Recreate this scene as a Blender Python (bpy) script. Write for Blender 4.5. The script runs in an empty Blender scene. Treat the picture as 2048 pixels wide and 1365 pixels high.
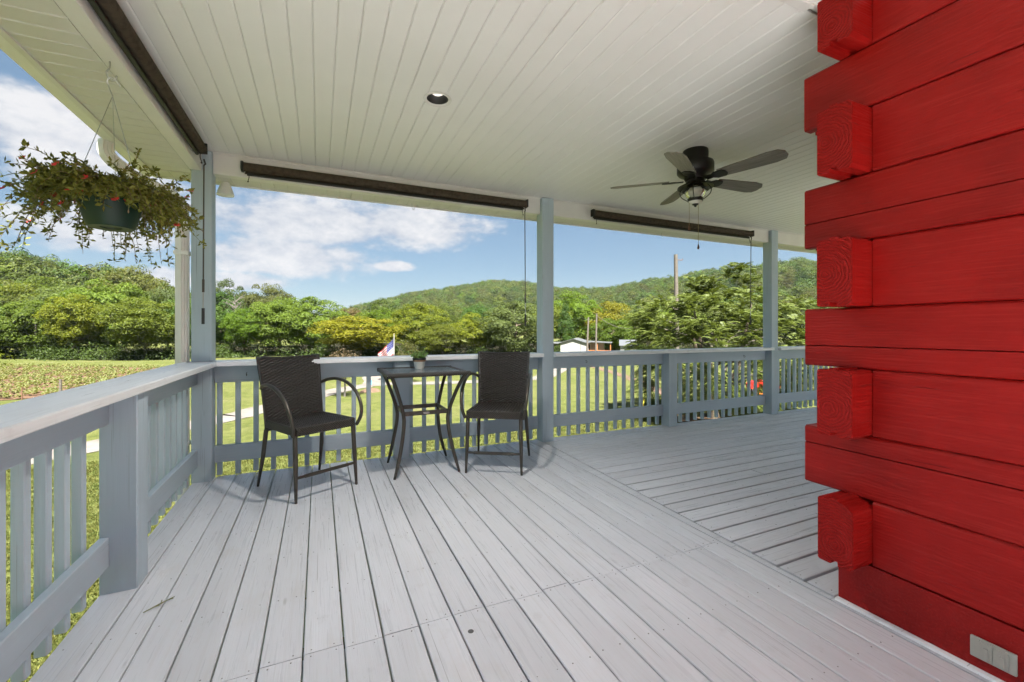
import bpy, math, random
import numpy as np
from mathutils import Vector, Matrix
SC = bpy.context.scene
COL = SC.collection
R = math.radians
rnd = random.Random(7)

# ------------------------------------------------------------------ camera, sky, sun, exposure
cam_d = bpy.data.cameras.new('camera'); cam = bpy.data.objects.new('camera', cam_d); COL.objects.link(cam)
cam.location = (0, 0, 1.22); cam.rotation_euler = (R(90), 0, R(-24.1))
cam_d.sensor_width = 36; cam_d.lens = 862 / 2048 * 36; cam_d.shift_y = -22.5 / 2048
cam_d.clip_start = 0.02; cam_d.clip_end = 6000
SC.camera = cam
SC.view_settings.view_transform = 'Standard'; SC.view_settings.look = 'None'
SC.view_settings.gamma = 1; SC.view_settings.use_curve_mapping = False
SC.view_settings.exposure = 2.65
SC.render.engine = 'CYCLES'
SC.cycles.use_denoising = True
try: SC.cycles.denoiser = 'OPENIMAGEDENOISE'
except Exception: pass
SC.cycles.max_bounces = 7; SC.cycles.diffuse_bounces = 5; SC.cycles.glossy_bounces = 3; SC.cycles.transmission_bounces = 5; SC.cycles.transparent_max_bounces = 8
SC.cycles.caustics_reflective = False; SC.cycles.caustics_refractive = False
SC.cycles.sample_clamp_indirect = 6; SC.cycles.adaptive_threshold = .02

SUN_EL, SUN_AZ = 60.0, 190.0          # azimuth clockwise from +Y
sd = Vector((math.sin(R(SUN_AZ)) * math.cos(R(SUN_EL)), math.cos(R(SUN_AZ)) * math.cos(R(SUN_EL)), math.sin(R(SUN_EL))))
sun_d = bpy.data.lights.new('sun', 'SUN'); sun = bpy.data.objects.new('sun', sun_d); COL.objects.link(sun)
sun_d.energy = 5.0; sun_d.angle = R(3); sun_d.color = (1, .96, .90)
sun.rotation_euler = sd.to_track_quat('Z', 'Y').to_euler()

world = bpy.data.worlds.new('World'); SC.world = world; world.use_nodes = True
SKY_STRENGTH = 0.05
# clouds: azimuth, elevation, half width, half height (degrees)
CLOUDS = [(-2.1, 12.6, 16.5, 3.6), (11.0, 13.2, 12.5, 3.1), (-3.8, 8.6, 12.5, 2.9), (8.5, 8.1, 2.7, .75), (-7.6, 5.4, 5.5, 1.3),
          (-23.5, 17.2, 5.7, 3.6), (-18.9, 13.6, 7.5, 3.2), (-19.6, 9.3, 7.6, 2.2), (-14.7, 5.6, 3.2, 1.2),
          ]

def build_world():
    nt = world.node_tree; nt.nodes.clear(); N = nt.nodes.new; L = nt.links.new
    def math_(op, a, b=None, c=None, clamp=False):
        n = N('ShaderNodeMath'); n.operation = op; n.use_clamp = clamp
        for i, v in enumerate((a, b, c)):
            if v is None: continue
            if hasattr(v, 'is_linked') or hasattr(v, 'links'): L(v, n.inputs[i])
            else: n.inputs[i].default_value = v
        return n.outputs[0]
    out = N('ShaderNodeOutputWorld'); bg = N('ShaderNodeBackground'); L(bg.outputs[0], out.inputs[0])
    sky = N('ShaderNodeTexSky'); sky.sky_type = 'NISHITA'; sky.sun_disc = False
    sky.sun_elevation = R(SUN_EL); sky.sun_rotation = R(SUN_AZ); sky.air_density = 1.0; sky.dust_density = 0.6; sky.ozone_density = 1.3
    tc = N('ShaderNodeTexCoord'); sep = N('ShaderNodeSeparateXYZ'); L(tc.outputs['Generated'], sep.inputs[0])
    az = math_('MULTIPLY', math_('ARCTAN2', sep.outputs[0], sep.outputs[1]), 57.29578)
    el = math_('MULTIPLY', math_('ARCSINE', sep.outputs[2]), 57.29578)
    sc = N('ShaderNodeMapping'); L(tc.outputs['Generated'], sc.inputs[0]); sc.inputs['Scale'].default_value = (1, 1, 1.9)
    def noise(scale, detail, rough=.55):
        n = N('ShaderNodeTexNoise'); L(sc.outputs[0], n.inputs['Vector']); n.inputs['Scale'].default_value = scale
        n.inputs['Detail'].default_value = detail; n.inputs['Roughness'].default_value = rough; return n.outputs['Fac']
    big = noise(7, 4, .6); fine = noise(24, 4, .62)
    best = None
    for (a, e, ra, re) in CLOUDS:
        dx = math_('DIVIDE', math_('SUBTRACT', az, a), ra)
        dy = math_('DIVIDE', math_('SUBTRACT', el, e), re)
        r2 = math_('ADD', math_('MULTIPLY', dx, dx), math_('MULTIPLY', dy, dy))
        f = math_('SUBTRACT', 1.0, r2)
        best = f if best is None else math_('MAXIMUM', best, f)
    # beyond these the same broken cloud goes on all round and overhead
    rest = N('ShaderNodeMapRange'); L(math_('MAXIMUM', math_('ABSOLUTE', math_('SUBTRACT', az, 18)), math_('MULTIPLY', el, 2.2)), rest.inputs['Value'])
    for i_, v_ in enumerate((48, 62, -1.5, -.25)): rest.inputs[i_ + 1].default_value = v_
    best = math_('MAXIMUM', best, rest.outputs[0])
    nz = math_('ADD', math_('MULTIPLY', math_('SUBTRACT', big, .5), 2.6), math_('MULTIPLY', math_('SUBTRACT', fine, .5), 1.2))
    dens = math_('ADD', best, nz)
    mr = N('ShaderNodeMapRange'); mr.interpolation_type = 'SMOOTHSTEP'; L(dens, mr.inputs['Value'])
    mr.inputs['From Min'].default_value = -.12; mr.inputs['From Max'].default_value = .75
    mask = math_('MULTIPLY', mr.outputs[0], .95)
    # cloud brightness: white where dense and billowing, grey-blue below
    sh = N('ShaderNodeMapRange'); L(math_('ADD', math_('MULTIPLY', fine, .6), math_('MULTIPLY', big, .7)), sh.inputs['Value'])
    sh.inputs['From Min'].default_value = .5; sh.inputs['From Max'].default_value = .8
    cc = N('ShaderNodeMix'); cc.data_type = 'RGBA'; L(sh.outputs[0], cc.inputs['Factor'])
    cc.inputs['A'].default_value = (1.78, 1.92, 2.2, 1); cc.inputs['B'].default_value = (2.85, 2.83, 2.86, 1)
    # thin high veil that pales the blue
    hz = N('ShaderNodeMix'); hz.data_type = 'RGBA'; hz.inputs['Factor'].default_value = .77
    L(sky.outputs[0], hz.inputs['A']); hz.inputs['B'].default_value = (.44, .75, 1.06, 1)
    mx = N('ShaderNodeMix'); mx.data_type = 'RGBA'; L(mask, mx.inputs['Factor'])
    L(hz.outputs['Result'], mx.inputs['A']); L(cc.outputs['Result'], mx.inputs['B'])
    L(mx.outputs['Result'], bg.inputs[0]); bg.inputs[1].default_value = SKY_STRENGTH
build_world()
world.cycles.sampling_method = 'MANUAL'; world.cycles.sample_map_resolution = 512

# ------------------------------------------------------------------ helpers: tagging and parenting
def tag(o, label=None, cat=None, group=None, kind=None):
    if label: o['label'] = label
    if cat: o['category'] = cat
    if group: o['group'] = group
    if kind: o['kind'] = kind
    return o
def wm(o):
    return (wm(o.parent) @ o.matrix_basis) if o.parent else o.matrix_basis.copy()
def thing(name, label, cat, loc=(0, 0, 0), rz=0, group=None):
    o = bpy.data.objects.new(name, None); COL.objects.link(o)
    o.empty_display_size = .1; o.location = loc; o.rotation_euler = (0, 0, rz)
    o.matrix_basis = Matrix.Translation(loc) @ Matrix.Rotation(rz, 4, 'Z')
    return tag(o, label, cat, group)
def link(name, me, parent=None, M=None):
    """place a mesh with world matrix M (default: mesh is in world coordinates)"""
    o = bpy.data.objects.new(name, me); COL.objects.link(o)
    M = M or Matrix.Identity(4)
    if parent: o.parent = parent; M = wm(parent).inverted() @ M
    o.matrix_basis = M
    return o
def copy_tree(o, parent=None):
    c = o.copy(); COL.objects.link(c); c.parent = parent
    for ch in o.children:
        if ch.name in bpy.data.objects: copy_tree(ch, c)
    return c

# ------------------------------------------------------------------ helpers: meshes
class MB:
    def __init__(s): s.v = []; s.f = []; s.m = []
    def add(s, vs, fs, mi=0):
        k = len(s.v); s.v += [tuple(p) for p in vs]; s.f += [tuple(i + k for i in f) for f in fs]; s.m += [mi] * len(fs)
    def box(s, a, b, mi=0):
        (x0, y0, z0), (x1, y1, z1) = a, b
        s.add([(x0, y0, z0), (x1, y0, z0), (x1, y1, z0), (x0, y1, z0), (x0, y0, z1), (x1, y0, z1), (x1, y1, z1), (x0, y1, z1)],
              [(0, 3, 2, 1), (4, 5, 6, 7), (0, 1, 5, 4), (1, 2, 6, 5), (2, 3, 7, 6), (3, 0, 4, 7)], mi)
    def prism(s, prof, x0, x1, axis='X', mi=0, mcap=None):
        """prof: list of 2D points; X: (y,z), Y: (x,z), Z: (x,y)"""
        def P(t, p): return {'X': (t, p[0], p[1]), 'Y': (p[0], t, p[1]), 'Z': (p[0], p[1], t)}[axis]
        n = len(prof); area = sum(prof[i][0] * prof[(i + 1) % n][1] - prof[(i + 1) % n][0] * prof[i][1] for i in range(n))
        if (area < 0) != (axis == 'Y'): prof = prof[::-1]
        s.add([P(x0, p) for p in prof] + [P(x1, p) for p in prof], [(i, (i + 1) % n, n + (i + 1) % n, n + i) for i in range(n)], mi)
        k = len(s.v) - 2 * n
        s.f += [tuple(k + i for i in range(n))[::-1], tuple(k + n + i for i in range(n))]; s.m += [mi if mcap is None else mcap] * 2
    def tube(s, pts, r, n=8, mi=0, cap=True):
        pts = [Vector(p) for p in pts]; rs = r if isinstance(r, (list, tuple)) else [r] * len(pts)
        k = len(s.v); up = None
        for i, p in enumerate(pts):
            t = (pts[min(i + 1, len(pts) - 1)] - pts[max(i - 1, 0)]).normalized()
            if up is None:
                up = Vector((0, 0, 1)) if abs(t.z) < .9 else Vector((1, 0, 0))
            a = (up - t * up.dot(t)).normalized(); up = a; b = t.cross(a)
            for j in range(n):
                w = 2 * math.pi * j / n; s.v.append(tuple(p + (a * math.cos(w) + b * math.sin(w)) * rs[i]))
        for i in range(len(pts) - 1):
            for j in range(n):
                s.f.append((k + i * n + j, k + i * n + (j + 1) % n, k + (i + 1) * n + (j + 1) % n, k + (i + 1) * n + j)); s.m.append(mi)
        if cap:
            s.f.append(tuple(k + j for j in range(n))[::-1]); e = k + (len(pts) - 1) * n
            s.f.append(tuple(e + j for j in range(n))); s.m += [mi, mi]
    def lathe(s, prof, c=(0, 0, 0), n=24, mi=0, closed=False):
        """prof: (r, z) list, turned about the vertical through c"""
        k = len(s.v)
        for (r, z) in prof:
            for j in range(n):
                w = 2 * math.pi * j / n; s.v.append((c[0] + r * math.cos(w), c[1] + r * math.sin(w), c[2] + z))
        m = len(prof)
        for i in range(m if closed else m - 1):
            for j in range(n):
                i2 = (i + 1) % m
                s.f.append((k + i * n + j, k + i * n + (j + 1) % n, k + i2 * n + (j + 1) % n, k + i2 * n + j)); s.m.append(mi)
    def mesh(s, name, mats, smooth=False):
        me = bpy.data.meshes.new(name); me.from_pydata(s.v, [], s.f)
        for m in (mats if isinstance(mats, (list, tuple)) else [mats]): me.materials.append(m)
        if any(s.m): me.polygons.foreach_set('material_index', s.m)
        if smooth:
            me.polygons.foreach_set('use_smooth', [True] * len(s.f))
            try: me.set_sharp_from_angle(angle=R(42))
            except Exception: pass
        me.update(); return me
    def build(s, name, mats, parent=None, smooth=False, M=None):
        return link(name, s.mesh(name, mats, smooth), parent, M)

def chamfer_rect(w, h, c):
    a, b = w / 2, h / 2
    return [(-a + c, -b), (a - c, -b), (a, -b + c), (a, b - c), (a - c, b), (-a + c, b), (-a, b - c), (-a, -b + c)]
_bars = {}
def bar_mesh(L, w, h, c, mat):
    key = (round(L, 4), round(w, 4), round(h, 4), round(c, 4), mat.name)
    if key not in _bars:
        mb = MB(); mb.prism(chamfer_rect(w, h, c), 0, L, 'X'); _bars[key] = mb.mesh('bar', mat)
    return _bars[key]
def frame(p0, p1, up=(0, 0, 1)):
    p0, p1 = Vector(p0), Vector(p1); x = (p1 - p0).normalized(); up = Vector(up)
    if abs(x.dot(up)) > .98: up = Vector((0, 1, 0))
    z = (up - x * up.dot(x)).normalized(); y = z.cross(x)
    M = Matrix((x, y, z)).transposed().to_4x4(); M.translation = p0
    return M, (p1 - p0).length
def board(name, p0, p1, w, h, mat, parent, c=.004, up=(0, 0, 1)):
    """chamfered timber from p0 to p1 (centre line), w across, h along up; grain runs along local X"""
    M, L = frame(p0, p1, up)
    return link(name, bar_mesh(L, w, h, c, mat), parent, M)
def spline(pts, n=6):
    pts = [Vector(p) for p in pts]; out = []
    for i in range(len(pts) - 1):
        a, b = pts[max(i - 1, 0)], pts[i]; c, d = pts[i + 1], pts[min(i + 2, len(pts) - 1)]
        for k in range(n):
            t = k / n
            out.append(.5 * ((2 * b) + (c - a) * t + (2 * a - 5 * b + 4 * c - d) * t * t + (3 * b - a - 3 * c + d) * t ** 3))
    return out + [pts[-1]]

# ------------------------------------------------------------------ materials
class NT:
    def __init__(s, name):
        s.m = bpy.data.materials.new(name); s.m.use_nodes = True; s.t = s.m.node_tree; s.t.nodes.clear()
        s.out = s.n('ShaderNodeOutputMaterial')
    def n(s, typ, **kw):
        x = s.t.nodes.new(typ)
        for k, v in kw.items(): setattr(x, k, v)
        return x
    def l(s, a, b): s.t.links.new(a, b)
    def put(s, sock, v):
        if hasattr(v, 'links'): s.l(v, sock)
        else: sock.default_value = v
    def math(s, op, a, b=None, clamp=False):
        x = s.n('ShaderNodeMath', operation=op); x.use_clamp = clamp; s.put(x.inputs[0], a)
        if b is not None: s.put(x.inputs[1], b)
        return x.outputs[0]
    def coords(s, kind='Object', scale=(1, 1, 1), rand=0):
        tc = s.n('ShaderNodeTexCoord'); mp = s.n('ShaderNodeMapping'); src = tc.outputs[kind]
        if rand:
            oi = s.n('ShaderNodeObjectInfo'); ad = s.n('ShaderNodeVectorMath', operation='ADD'); cx = s.n('ShaderNodeCombineXYZ')
            for i, k in enumerate((1.0, 1.7, 2.3)): s.l(s.math('MULTIPLY', oi.outputs['Random'], rand * k), cx.inputs[i])
            s.l(src, ad.inputs[0]); s.l(cx.outputs[0], ad.inputs[1]); src = ad.outputs[0]
        s.l(src, mp.inputs[0]); mp.inputs['Scale'].default_value = scale; return mp.outputs[0]
    def noise(s, vec, scale, detail=4, rough=.55, dist=0):
        x = s.n('ShaderNodeTexNoise'); s.l(vec, x.inputs['Vector']); x.inputs['Scale'].default_value = scale
        x.inputs['Detail'].default_value = detail; x.inputs['Roughness'].default_value = rough; x.inputs['Distortion'].default_value = dist
        return x.outputs['Fac']
    def ramp(s, fac, stops):
        x = s.n('ShaderNodeValToRGB'); s.l(fac, x.inputs[0]); e = x.color_ramp.elements
        while len(e) < len(stops): e.new(.5)
        for i, (p, c) in enumerate(stops):
            e[i].position = p; e[i].color = (*c, 1) if len(c) == 3 else c
        return x.outputs[0]
    def range(s, v, a, b, c=0, d=1):
        x = s.n('ShaderNodeMapRange'); s.l(v, x.inputs[0])
        for i, k in enumerate((a, b, c, d)): x.inputs[i + 1].default_value = k
        return x.outputs[0]
    def mix(s, f, a, b, blend='MIX'):
        x = s.n('ShaderNodeMix', data_type='RGBA', blend_type=blend); s.put(x.inputs['Factor'], f)
        for k, v in (('A', a), ('B', b)):
            if hasattr(v, 'links'): s.l(v, x.inputs[k])
            else: x.inputs[k].default_value = (*v, 1)
        return x.outputs['Result']
    def bump(s, h, strength=.3, dist=.01, normal=None):
        x = s.n('ShaderNodeBump'); s.l(h, x.inputs['Height']); x.inputs['Strength'].default_value = strength; x.inputs['Distance'].default_value = dist
        if normal: s.l(normal, x.inputs['Normal'])
        return x.outputs[0]
    def bsdf(s, col, rough=.5, metal=0, normal=None, spec=.5, coat=0):
        b = s.n('ShaderNodeBsdfPrincipled'); s.l(b.outputs[0], s.out.inputs[0])
        if hasattr(col, 'links'): s.l(col, b.inputs['Base Color'])
        else: b.inputs['Base Color'].default_value = (*col, 1)
        s.put(b.inputs['Roughness'], rough); b.inputs['Metallic'].default_value = metal
        b.inputs['Specular IOR Level'].default_value = spec; b.inputs['Coat Weight'].default_value = coat
        if normal: s.l(normal, b.inputs['Normal'])
        return b
    def jitter(s, col, amt):
        """brighten or darken a whole object a little, at random"""
        oi = s.n('ShaderNodeObjectInfo'); f = s.range(oi.outputs['Random'], 0, 1, 1 - amt, 1 + amt)
        cx = s.n('ShaderNodeCombineColor'); [s.l(f, cx.inputs[i]) for i in range(3)]
        return s.mix(1.0, col, cx.outputs[0], 'MULTIPLY')

def plain(name, col, rough=.5, metal=0, bump=0, bscale=200, spec=.5, var=.12, vscale=14):
    t = NT(name); v = t.coords('Object'); nz = t.noise(v, vscale, 5)
    c = t.mix(t.range(nz, .3, .7), tuple(k * (1 - var) for k in col), tuple(min(1, k * (1 + var)) for k in col))
    nm = t.bump(t.noise(v, bscale, 3), bump, .002) if bump else None
    t.bsdf(c, t.range(nz, .2, .8, max(rough - .08, .05), min(1, rough + .08)), metal, nm, spec); return t.m

def painted_wood(name, col, worn, rough=.55, grain=.35, dirt=.5, wear=.0, jit=.05, knots=1.0):
    """paint on sawn timber: grain along local X, knots, rubbed and stained patches"""
    t = NT(name); v = t.coords('Object', (1, 1, 1), 60)
    def st(sx, sy):
        mp = t.n('ShaderNodeMapping'); t.l(v, mp.inputs[0]); mp.inputs['Scale'].default_value = (sx, sy, sy); return mp.outputs[0]
    g1 = t.noise(st(2.2, 70), 1, 4, .65, .4); g2 = t.noise(st(7, 260), 1, 1, .6)
    big = t.noise(st(1.1, 5), 1, 2, .6); blot = t.noise(v, 9, 4, .62)
    vor = t.n('ShaderNodeTexVoronoi', feature='F1'); t.l(st(2.0, 9), vor.inputs['Vector']); vor.inputs['Scale'].default_value = 1.0; vor.inputs['Randomness'].default_value = 1
    knot = t.range(vor.outputs['Distance'], .03, .075, 1, 0)
    spk = t.n('ShaderNodeTexVoronoi', feature='F1'); t.l(st(14, 40), spk.inputs['Vector']); spk.inputs['Scale'].default_value = 1
    speck = t.math('MULTIPLY', t.range(spk.outputs['Distance'], .06, .11, 1, 0), t.range(blot, .52, .62))
    c = t.mix(t.range(big, .3, .7), tuple(k * .93 for k in col), tuple(min(1, k * 1.05) for k in col))
    c = t.mix(t.math('MULTIPLY', t.range(g1, .52, .74), .25 + wear), c, worn)
    c = t.mix(t.math('MULTIPLY', t.range(blot, .6, .78), .45 * dirt), c, tuple(k * .72 for k in worn))
    c = t.mix(t.math('MULTIPLY', knot, .4 * knots), c, tuple(k * .45 for k in worn))
    c = t.mix(t.math('MULTIPLY', speck, .55 * dirt), c, tuple(k * .3 for k in worn))
    crack = t.range(t.noise(st(1.6, 150), 1, 2, .5), .69, .73)
    c = t.mix(t.math('MULTIPLY', crack, .5), c, tuple(k * .3 for k in worn))
    stain = t.math('MULTIPLY', t.range(t.noise(v, 2.3, 4, .6), .60, .72), .35 * dirt); c = t.mix(stain, c, tuple(k * q for k, q in zip(worn, (.95, .88, .78))))
    c = t.jitter(c, jit)
    h = t.math('ADD', t.math('ADD', t.math('MULTIPLY', g1, .7), t.math('MULTIPLY', g2, .35)), t.math('MULTIPLY', t.math('ADD', crack, knot), -.5))
    t.bsdf(c, t.range(g1, .3, .7, rough - .08, rough + .12), 0, t.bump(h, grain, .004), .4)
    return t.m

def leaf_mat(name, c1, c2, trans=.42, rough=.5, obj=.18):
    t = NT(name); ge = t.n('ShaderNodeNewGeometry'); oi = t.n('ShaderNodeObjectInfo')
    c = t.mix(ge.outputs['Random Per Island'], c1, c2)
    hs = t.n('ShaderNodeHueSaturation'); t.l(c, hs.inputs['Color'])
    t.l(t.range(oi.outputs['Random'], 0, 1, .5 - .035 * obj / .18, .5 + .03 * obj / .18), hs.inputs['Hue'])
    t.l(t.range(t.math('FRACT', t.math('MULTIPLY', oi.outputs['Random'], 7.31)), 0, 1, 1 - obj * 1.6, 1 + obj * 1.2), hs.inputs['Value'])
    hs.inputs['Saturation'].default_value = 1
    d = t.n('ShaderNodeBsdfPrincipled'); t.l(hs.outputs[0], d.inputs['Base Color']); d.inputs['Roughness'].default_value = rough; d.inputs['Specular IOR Level'].default_value = .12
    tr = t.n('ShaderNodeBsdfTranslucent'); t.l(t.mix(1.0, hs.outputs[0], (1.0, 1.0, .55), 'MULTIPLY'), tr.inputs[0])
    mx = t.n('ShaderNodeMixShader'); mx.inputs[0].default_value = trans
    t.l(d.outputs[0], mx.inputs[1]); t.l(tr.outputs[0], mx.inputs[2]); t.l(mx.outputs[0], t.out.inputs[0]); return t.m

M = {}
M['deck'] = painted_wood('deck_paint', (.63, .645, .685), (.50, .49, .47), .30, .4, .6, .08, .05)
M['rail'] = painted_wood('rail_paint', (.415, .49, .55), (.50, .54, .56), .5, .3, .3, .05, .04, .5)
M['post'] = painted_wood('post_paint', (.41, .49, .55), (.36, .41, .44), .5, .28, .25, .0, .03, .5)
M['baluster'] = painted_wood('baluster_paint', (.45, .54, .60), (.52, .53, .52), .55, .35, .4, .15, .07, .6)
M['cap'] = painted_wood('cap_paint_lit', (.82, .835, .845), (.60, .60, .59), .34, .4, .45, .12, .03)  # rail paint made paler, sky light on the caps put into the colour
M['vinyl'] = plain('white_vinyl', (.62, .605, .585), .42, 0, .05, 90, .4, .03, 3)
M['ceiling'] = plain('ceiling_vinyl', (.78, .77, .745), .45, 0, .05, 60, .4, .025, 2)
M['trimwhite'] = plain('white_trim', (.69, .675, .65), .4, 0, .04, 100, .4, .04, 5)
M['alum'] = plain('white_aluminium', (.78, .77, .73), .35, 0, .03, 60, .5, .05, 6)
M['black'] = plain('black_plastic', (.012, .012, .012), .45)
M['blackmetal'] = plain('black_metal', (.014, .013, .013), .42, .3)
M['frame'] = plain('bronze_frame', (.075, .066, .054), .34, .45, 0, 200, .5, .15, 20)
M['wire'] = plain('galvanised_wire', (.42, .42, .40), .4, .8)
M['cord'] = plain('dark_cord', (.06, .055, .05), .6)
M['greenpot'] = plain('green_plastic', (.005, .026, .016), .5, 0, .02, 40, .5, .2, 8)
M['soil'] = plain('potting_soil', (.035, .024, .016), .9, 0, .6, 120)
M['petal'] = plain('red_petal', (.62, .045, .035), .55, 0, 0, 100, .3, .3, 60)
M['galv'] = plain('grey_metal_roof', (.10, .105, .11), .5, .2, .05, 30)
M['roofing'] = plain('roof_sheet', (.20, .21, .22), .5, .3)
M['concrete'] = plain('foundation_block', (.32, .31, .29), .9, 0, .4, 30)
M['whitewall'] = plain('white_siding', (.27, .265, .25), .6, 0, .05, 40, .3, .05, 2)
M['orangewood'] = plain('orange_stained_wood', (.36, .13, .04), .6, 0, .1, 60)
M['dark'] = plain('dark_interior', (.02, .02, .022), .8)
M['polewood'] = plain('weathered_pole', (.115, .10, .083), .9, 0, .5, 40, .2, .25, 12)
M['redpaint'] = plain('red_machine_paint', (.55, .02, .015), .35)
M['orangepaint'] = plain('orange_machine_paint', (.65, .17, .03), .4)
M['rubber'] = plain('tyre_rubber', (.018, .018, .018), .85)
M['yellow'] = plain('yellow_plastic', (.72, .55, .04), .5)
M['blue'] = plain('blue_sign', (.06, .22, .42), .5)
M['ivory'] = plain('ivory_plastic', (.40, .39, .34), .4, 0, 0, 50, .5, .06, 30)
M['rust'] = plain('rusty_steel', (.14, .07, .04), .85)
M['dirt'] = plain('bare_dirt', (0.100, 0.065, 0.043), .95, 0, .6, 14, .2, .25, 3)
M['potwhite'] = plain('white_ceramic', (.70, .69, .64), .4, 0, .02, 60, .5, .08, 20)
M['potclay'] = plain('brown_band', (.24, .14, .08), .7)
M['brass'] = plain('dull_brass', (.35, .28, .14), .4, .7)
M['palebark'] = plain('pale_bark', (.115, .104, .088), .9, 0, .5, 12, .2, .25, 4)
M['limb'] = plain('grey_limb', (.13, .115, .09), .95, 0, .5, 14, .2, .3, 4)
M['bark'] = plain('bark', (.12, .095, .07), .95, 0, .7, 14, .2, .3, 4)

def wood_fan():
    t = NT('fan_blade_wood'); v = t.coords('Object', (2, 26, 26)); g = t.noise(v, 2.4, 6, .65, .6)
    t.bsdf(t.ramp(g, [(.3, (.12, .108, .09)), (.55, (.21, .19, .16)), (.75, (.30, .275, .235))]), .5, 0, t.bump(g, .15, .002)); return t.m
M['blade'] = wood_fan()
def red_log(name, ends=False):
    t = NT(name); v = t.coords('Object', (1, 1, 1), 40)
    if ends:
        vc = t.coords('Object'); w = t.n('ShaderNodeTexWave', wave_type='RINGS', rings_direction='X'); mp = t.n('ShaderNodeMapping')
        t.l(t.coords('Object', (1, 1, 1), .05), mp.inputs[0]); mp.inputs['Location'].default_value = (0, -.13, -.03); t.l(mp.outputs[0], w.inputs['Vector'])
        w.inputs['Scale'].default_value = 24; w.inputs['Distortion'].default_value = 5.5; w.inputs['Detail'].default_value = 3; w.inputs['Detail Scale'].default_value = 2.2
        pit = t.noise(v, 160, 3, .6); h = t.math('ADD', t.math('MULTIPLY', w.outputs['Fac'], .7), t.math('MULTIPLY', pit, .9))
        c = t.mix(t.range(h, .4, 1.1), (.25, .006, .0046), (.34, .009, .007)); t.bsdf(c, .6, 0, t.bump(h, .75, .006), .15); return t.m
    def st(a, b):
        mp = t.n('ShaderNodeMapping'); t.l(v, mp.inputs[0]); mp.inputs['Scale'].default_value = (a, b, b); return mp.outputs[0]
    g1 = t.noise(st(1.6, 22), 1, 6, .62, 1.2); g2 = t.noise(st(4, 120), 1, 4, .6); big = t.noise(v, 3, 4)
    ck = t.range(t.noise(st(1.0, 22), 3, 2, .5), .71, .74); wn = t.n('ShaderNodeTexWave', wave_type='BANDS', bands_direction='Z')
    mp = t.n('ShaderNodeMapping'); t.l(st(.5, 1), mp.inputs[0]); t.l(mp.outputs[0], wn.inputs['Vector'])
    wn.inputs['Scale'].default_value = 22; wn.inputs['Distortion'].default_value = 9; wn.inputs['Detail'].default_value = 2; wn.inputs['Detail Scale'].default_value = .8
    h = t.math('ADD', t.math('ADD', t.math('MULTIPLY', g1, .8), t.math('MULTIPLY', g2, .4)), t.math('SUBTRACT', t.math('MULTIPLY', wn.outputs['Fac'], .12), ck))
    kn = t.n('ShaderNodeTexVoronoi', feature='F1'); t.l(st(1.5, 4.2), kn.inputs['Vector']); kn.inputs['Scale'].default_value = 1.0
    knot = t.range(kn.outputs['Distance'], .05, .13, 1, 0); patch = t.noise(v, 7, 4, .6)
    c = t.mix(t.range(big, .3, .7), (.24, .0042, .0030), (.325, .0068, .0052))
    c = t.mix(t.math('MULTIPLY', t.range(g2, .50, .72), .55), c, (.37, .020, .014)); c = t.mix(t.math('MULTIPLY', t.range(patch, .55, .75), .4), c, (.22, .004, .003))  # pale grain streaks paint sheen highlights into the red
    c = t.mix(t.math('MULTIPLY', t.math('MAXIMUM', ck, t.math('MULTIPLY', knot, .5)), .42), c, (.10, .004, .003))
    h = t.math('SUBTRACT', h, t.math('MULTIPLY', knot, .5))
    t.bsdf(t.jitter(c, .08), t.range(g1, .3, .7, .36, .58), 0, t.bump(h, .6, .007), .26); return t.m
M['red'] = red_log('red_log_paint'); M['redend'] = red_log('red_log_end', True)
def shade_cloth():
    t = NT('brown_shade_mesh'); v = t.coords('Object')
    w = t.n('ShaderNodeTexWave', wave_type='BANDS', bands_direction='X'); t.l(v, w.inputs['Vector']); w.inputs['Scale'].default_value = 55; w.inputs['Distortion'].default_value = .6
    nz = t.noise(v, 30, 5); c = t.mix(w.outputs['Fac'], (.045, .032, .022), (.10, .078, .058)); c = t.mix(t.range(nz, .45, .7), c, (.035, .026, .019))
    t.bsdf(c, .85, 0, t.bump(w.outputs['Fac'], .3, .002), .2); return t.m
M['shade'] = shade_cloth()
def wicker():
    t = NT('brown_wicker'); v = t.coords('Object'); nz = t.noise(v, 90, 3)
    t.bsdf(t.mix(t.range(nz, .3, .7), (.012, .0095, .0075), (.026, .0205, .016)), t.range(nz, .3, .7, .26, .4), 0, None, .6); return t.m
M['wicker'] = wicker()
def wicker_rim():
    t = NT('wicker_rim'); v = t.coords('Object'); w = t.n('ShaderNodeTexWave', wave_type='BANDS', bands_direction='DIAGONAL'); t.l(v, w.inputs['Vector']); w.inputs['Scale'].default_value = 38
    t.bsdf(t.mix(w.outputs['Fac'], (.012, .010, .008), (.075, .066, .055)), .4, 0, t.bump(w.outputs['Fac'], .8, .006)); return t.m
M['rim'] = wicker_rim()
def glass(name, tint, rough=0.0):
    t = NT(name); b = t.bsdf(tint, rough); b.inputs['Transmission Weight'].default_value = 1; b.inputs['IOR'].default_value = 1.45; return t.m
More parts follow.
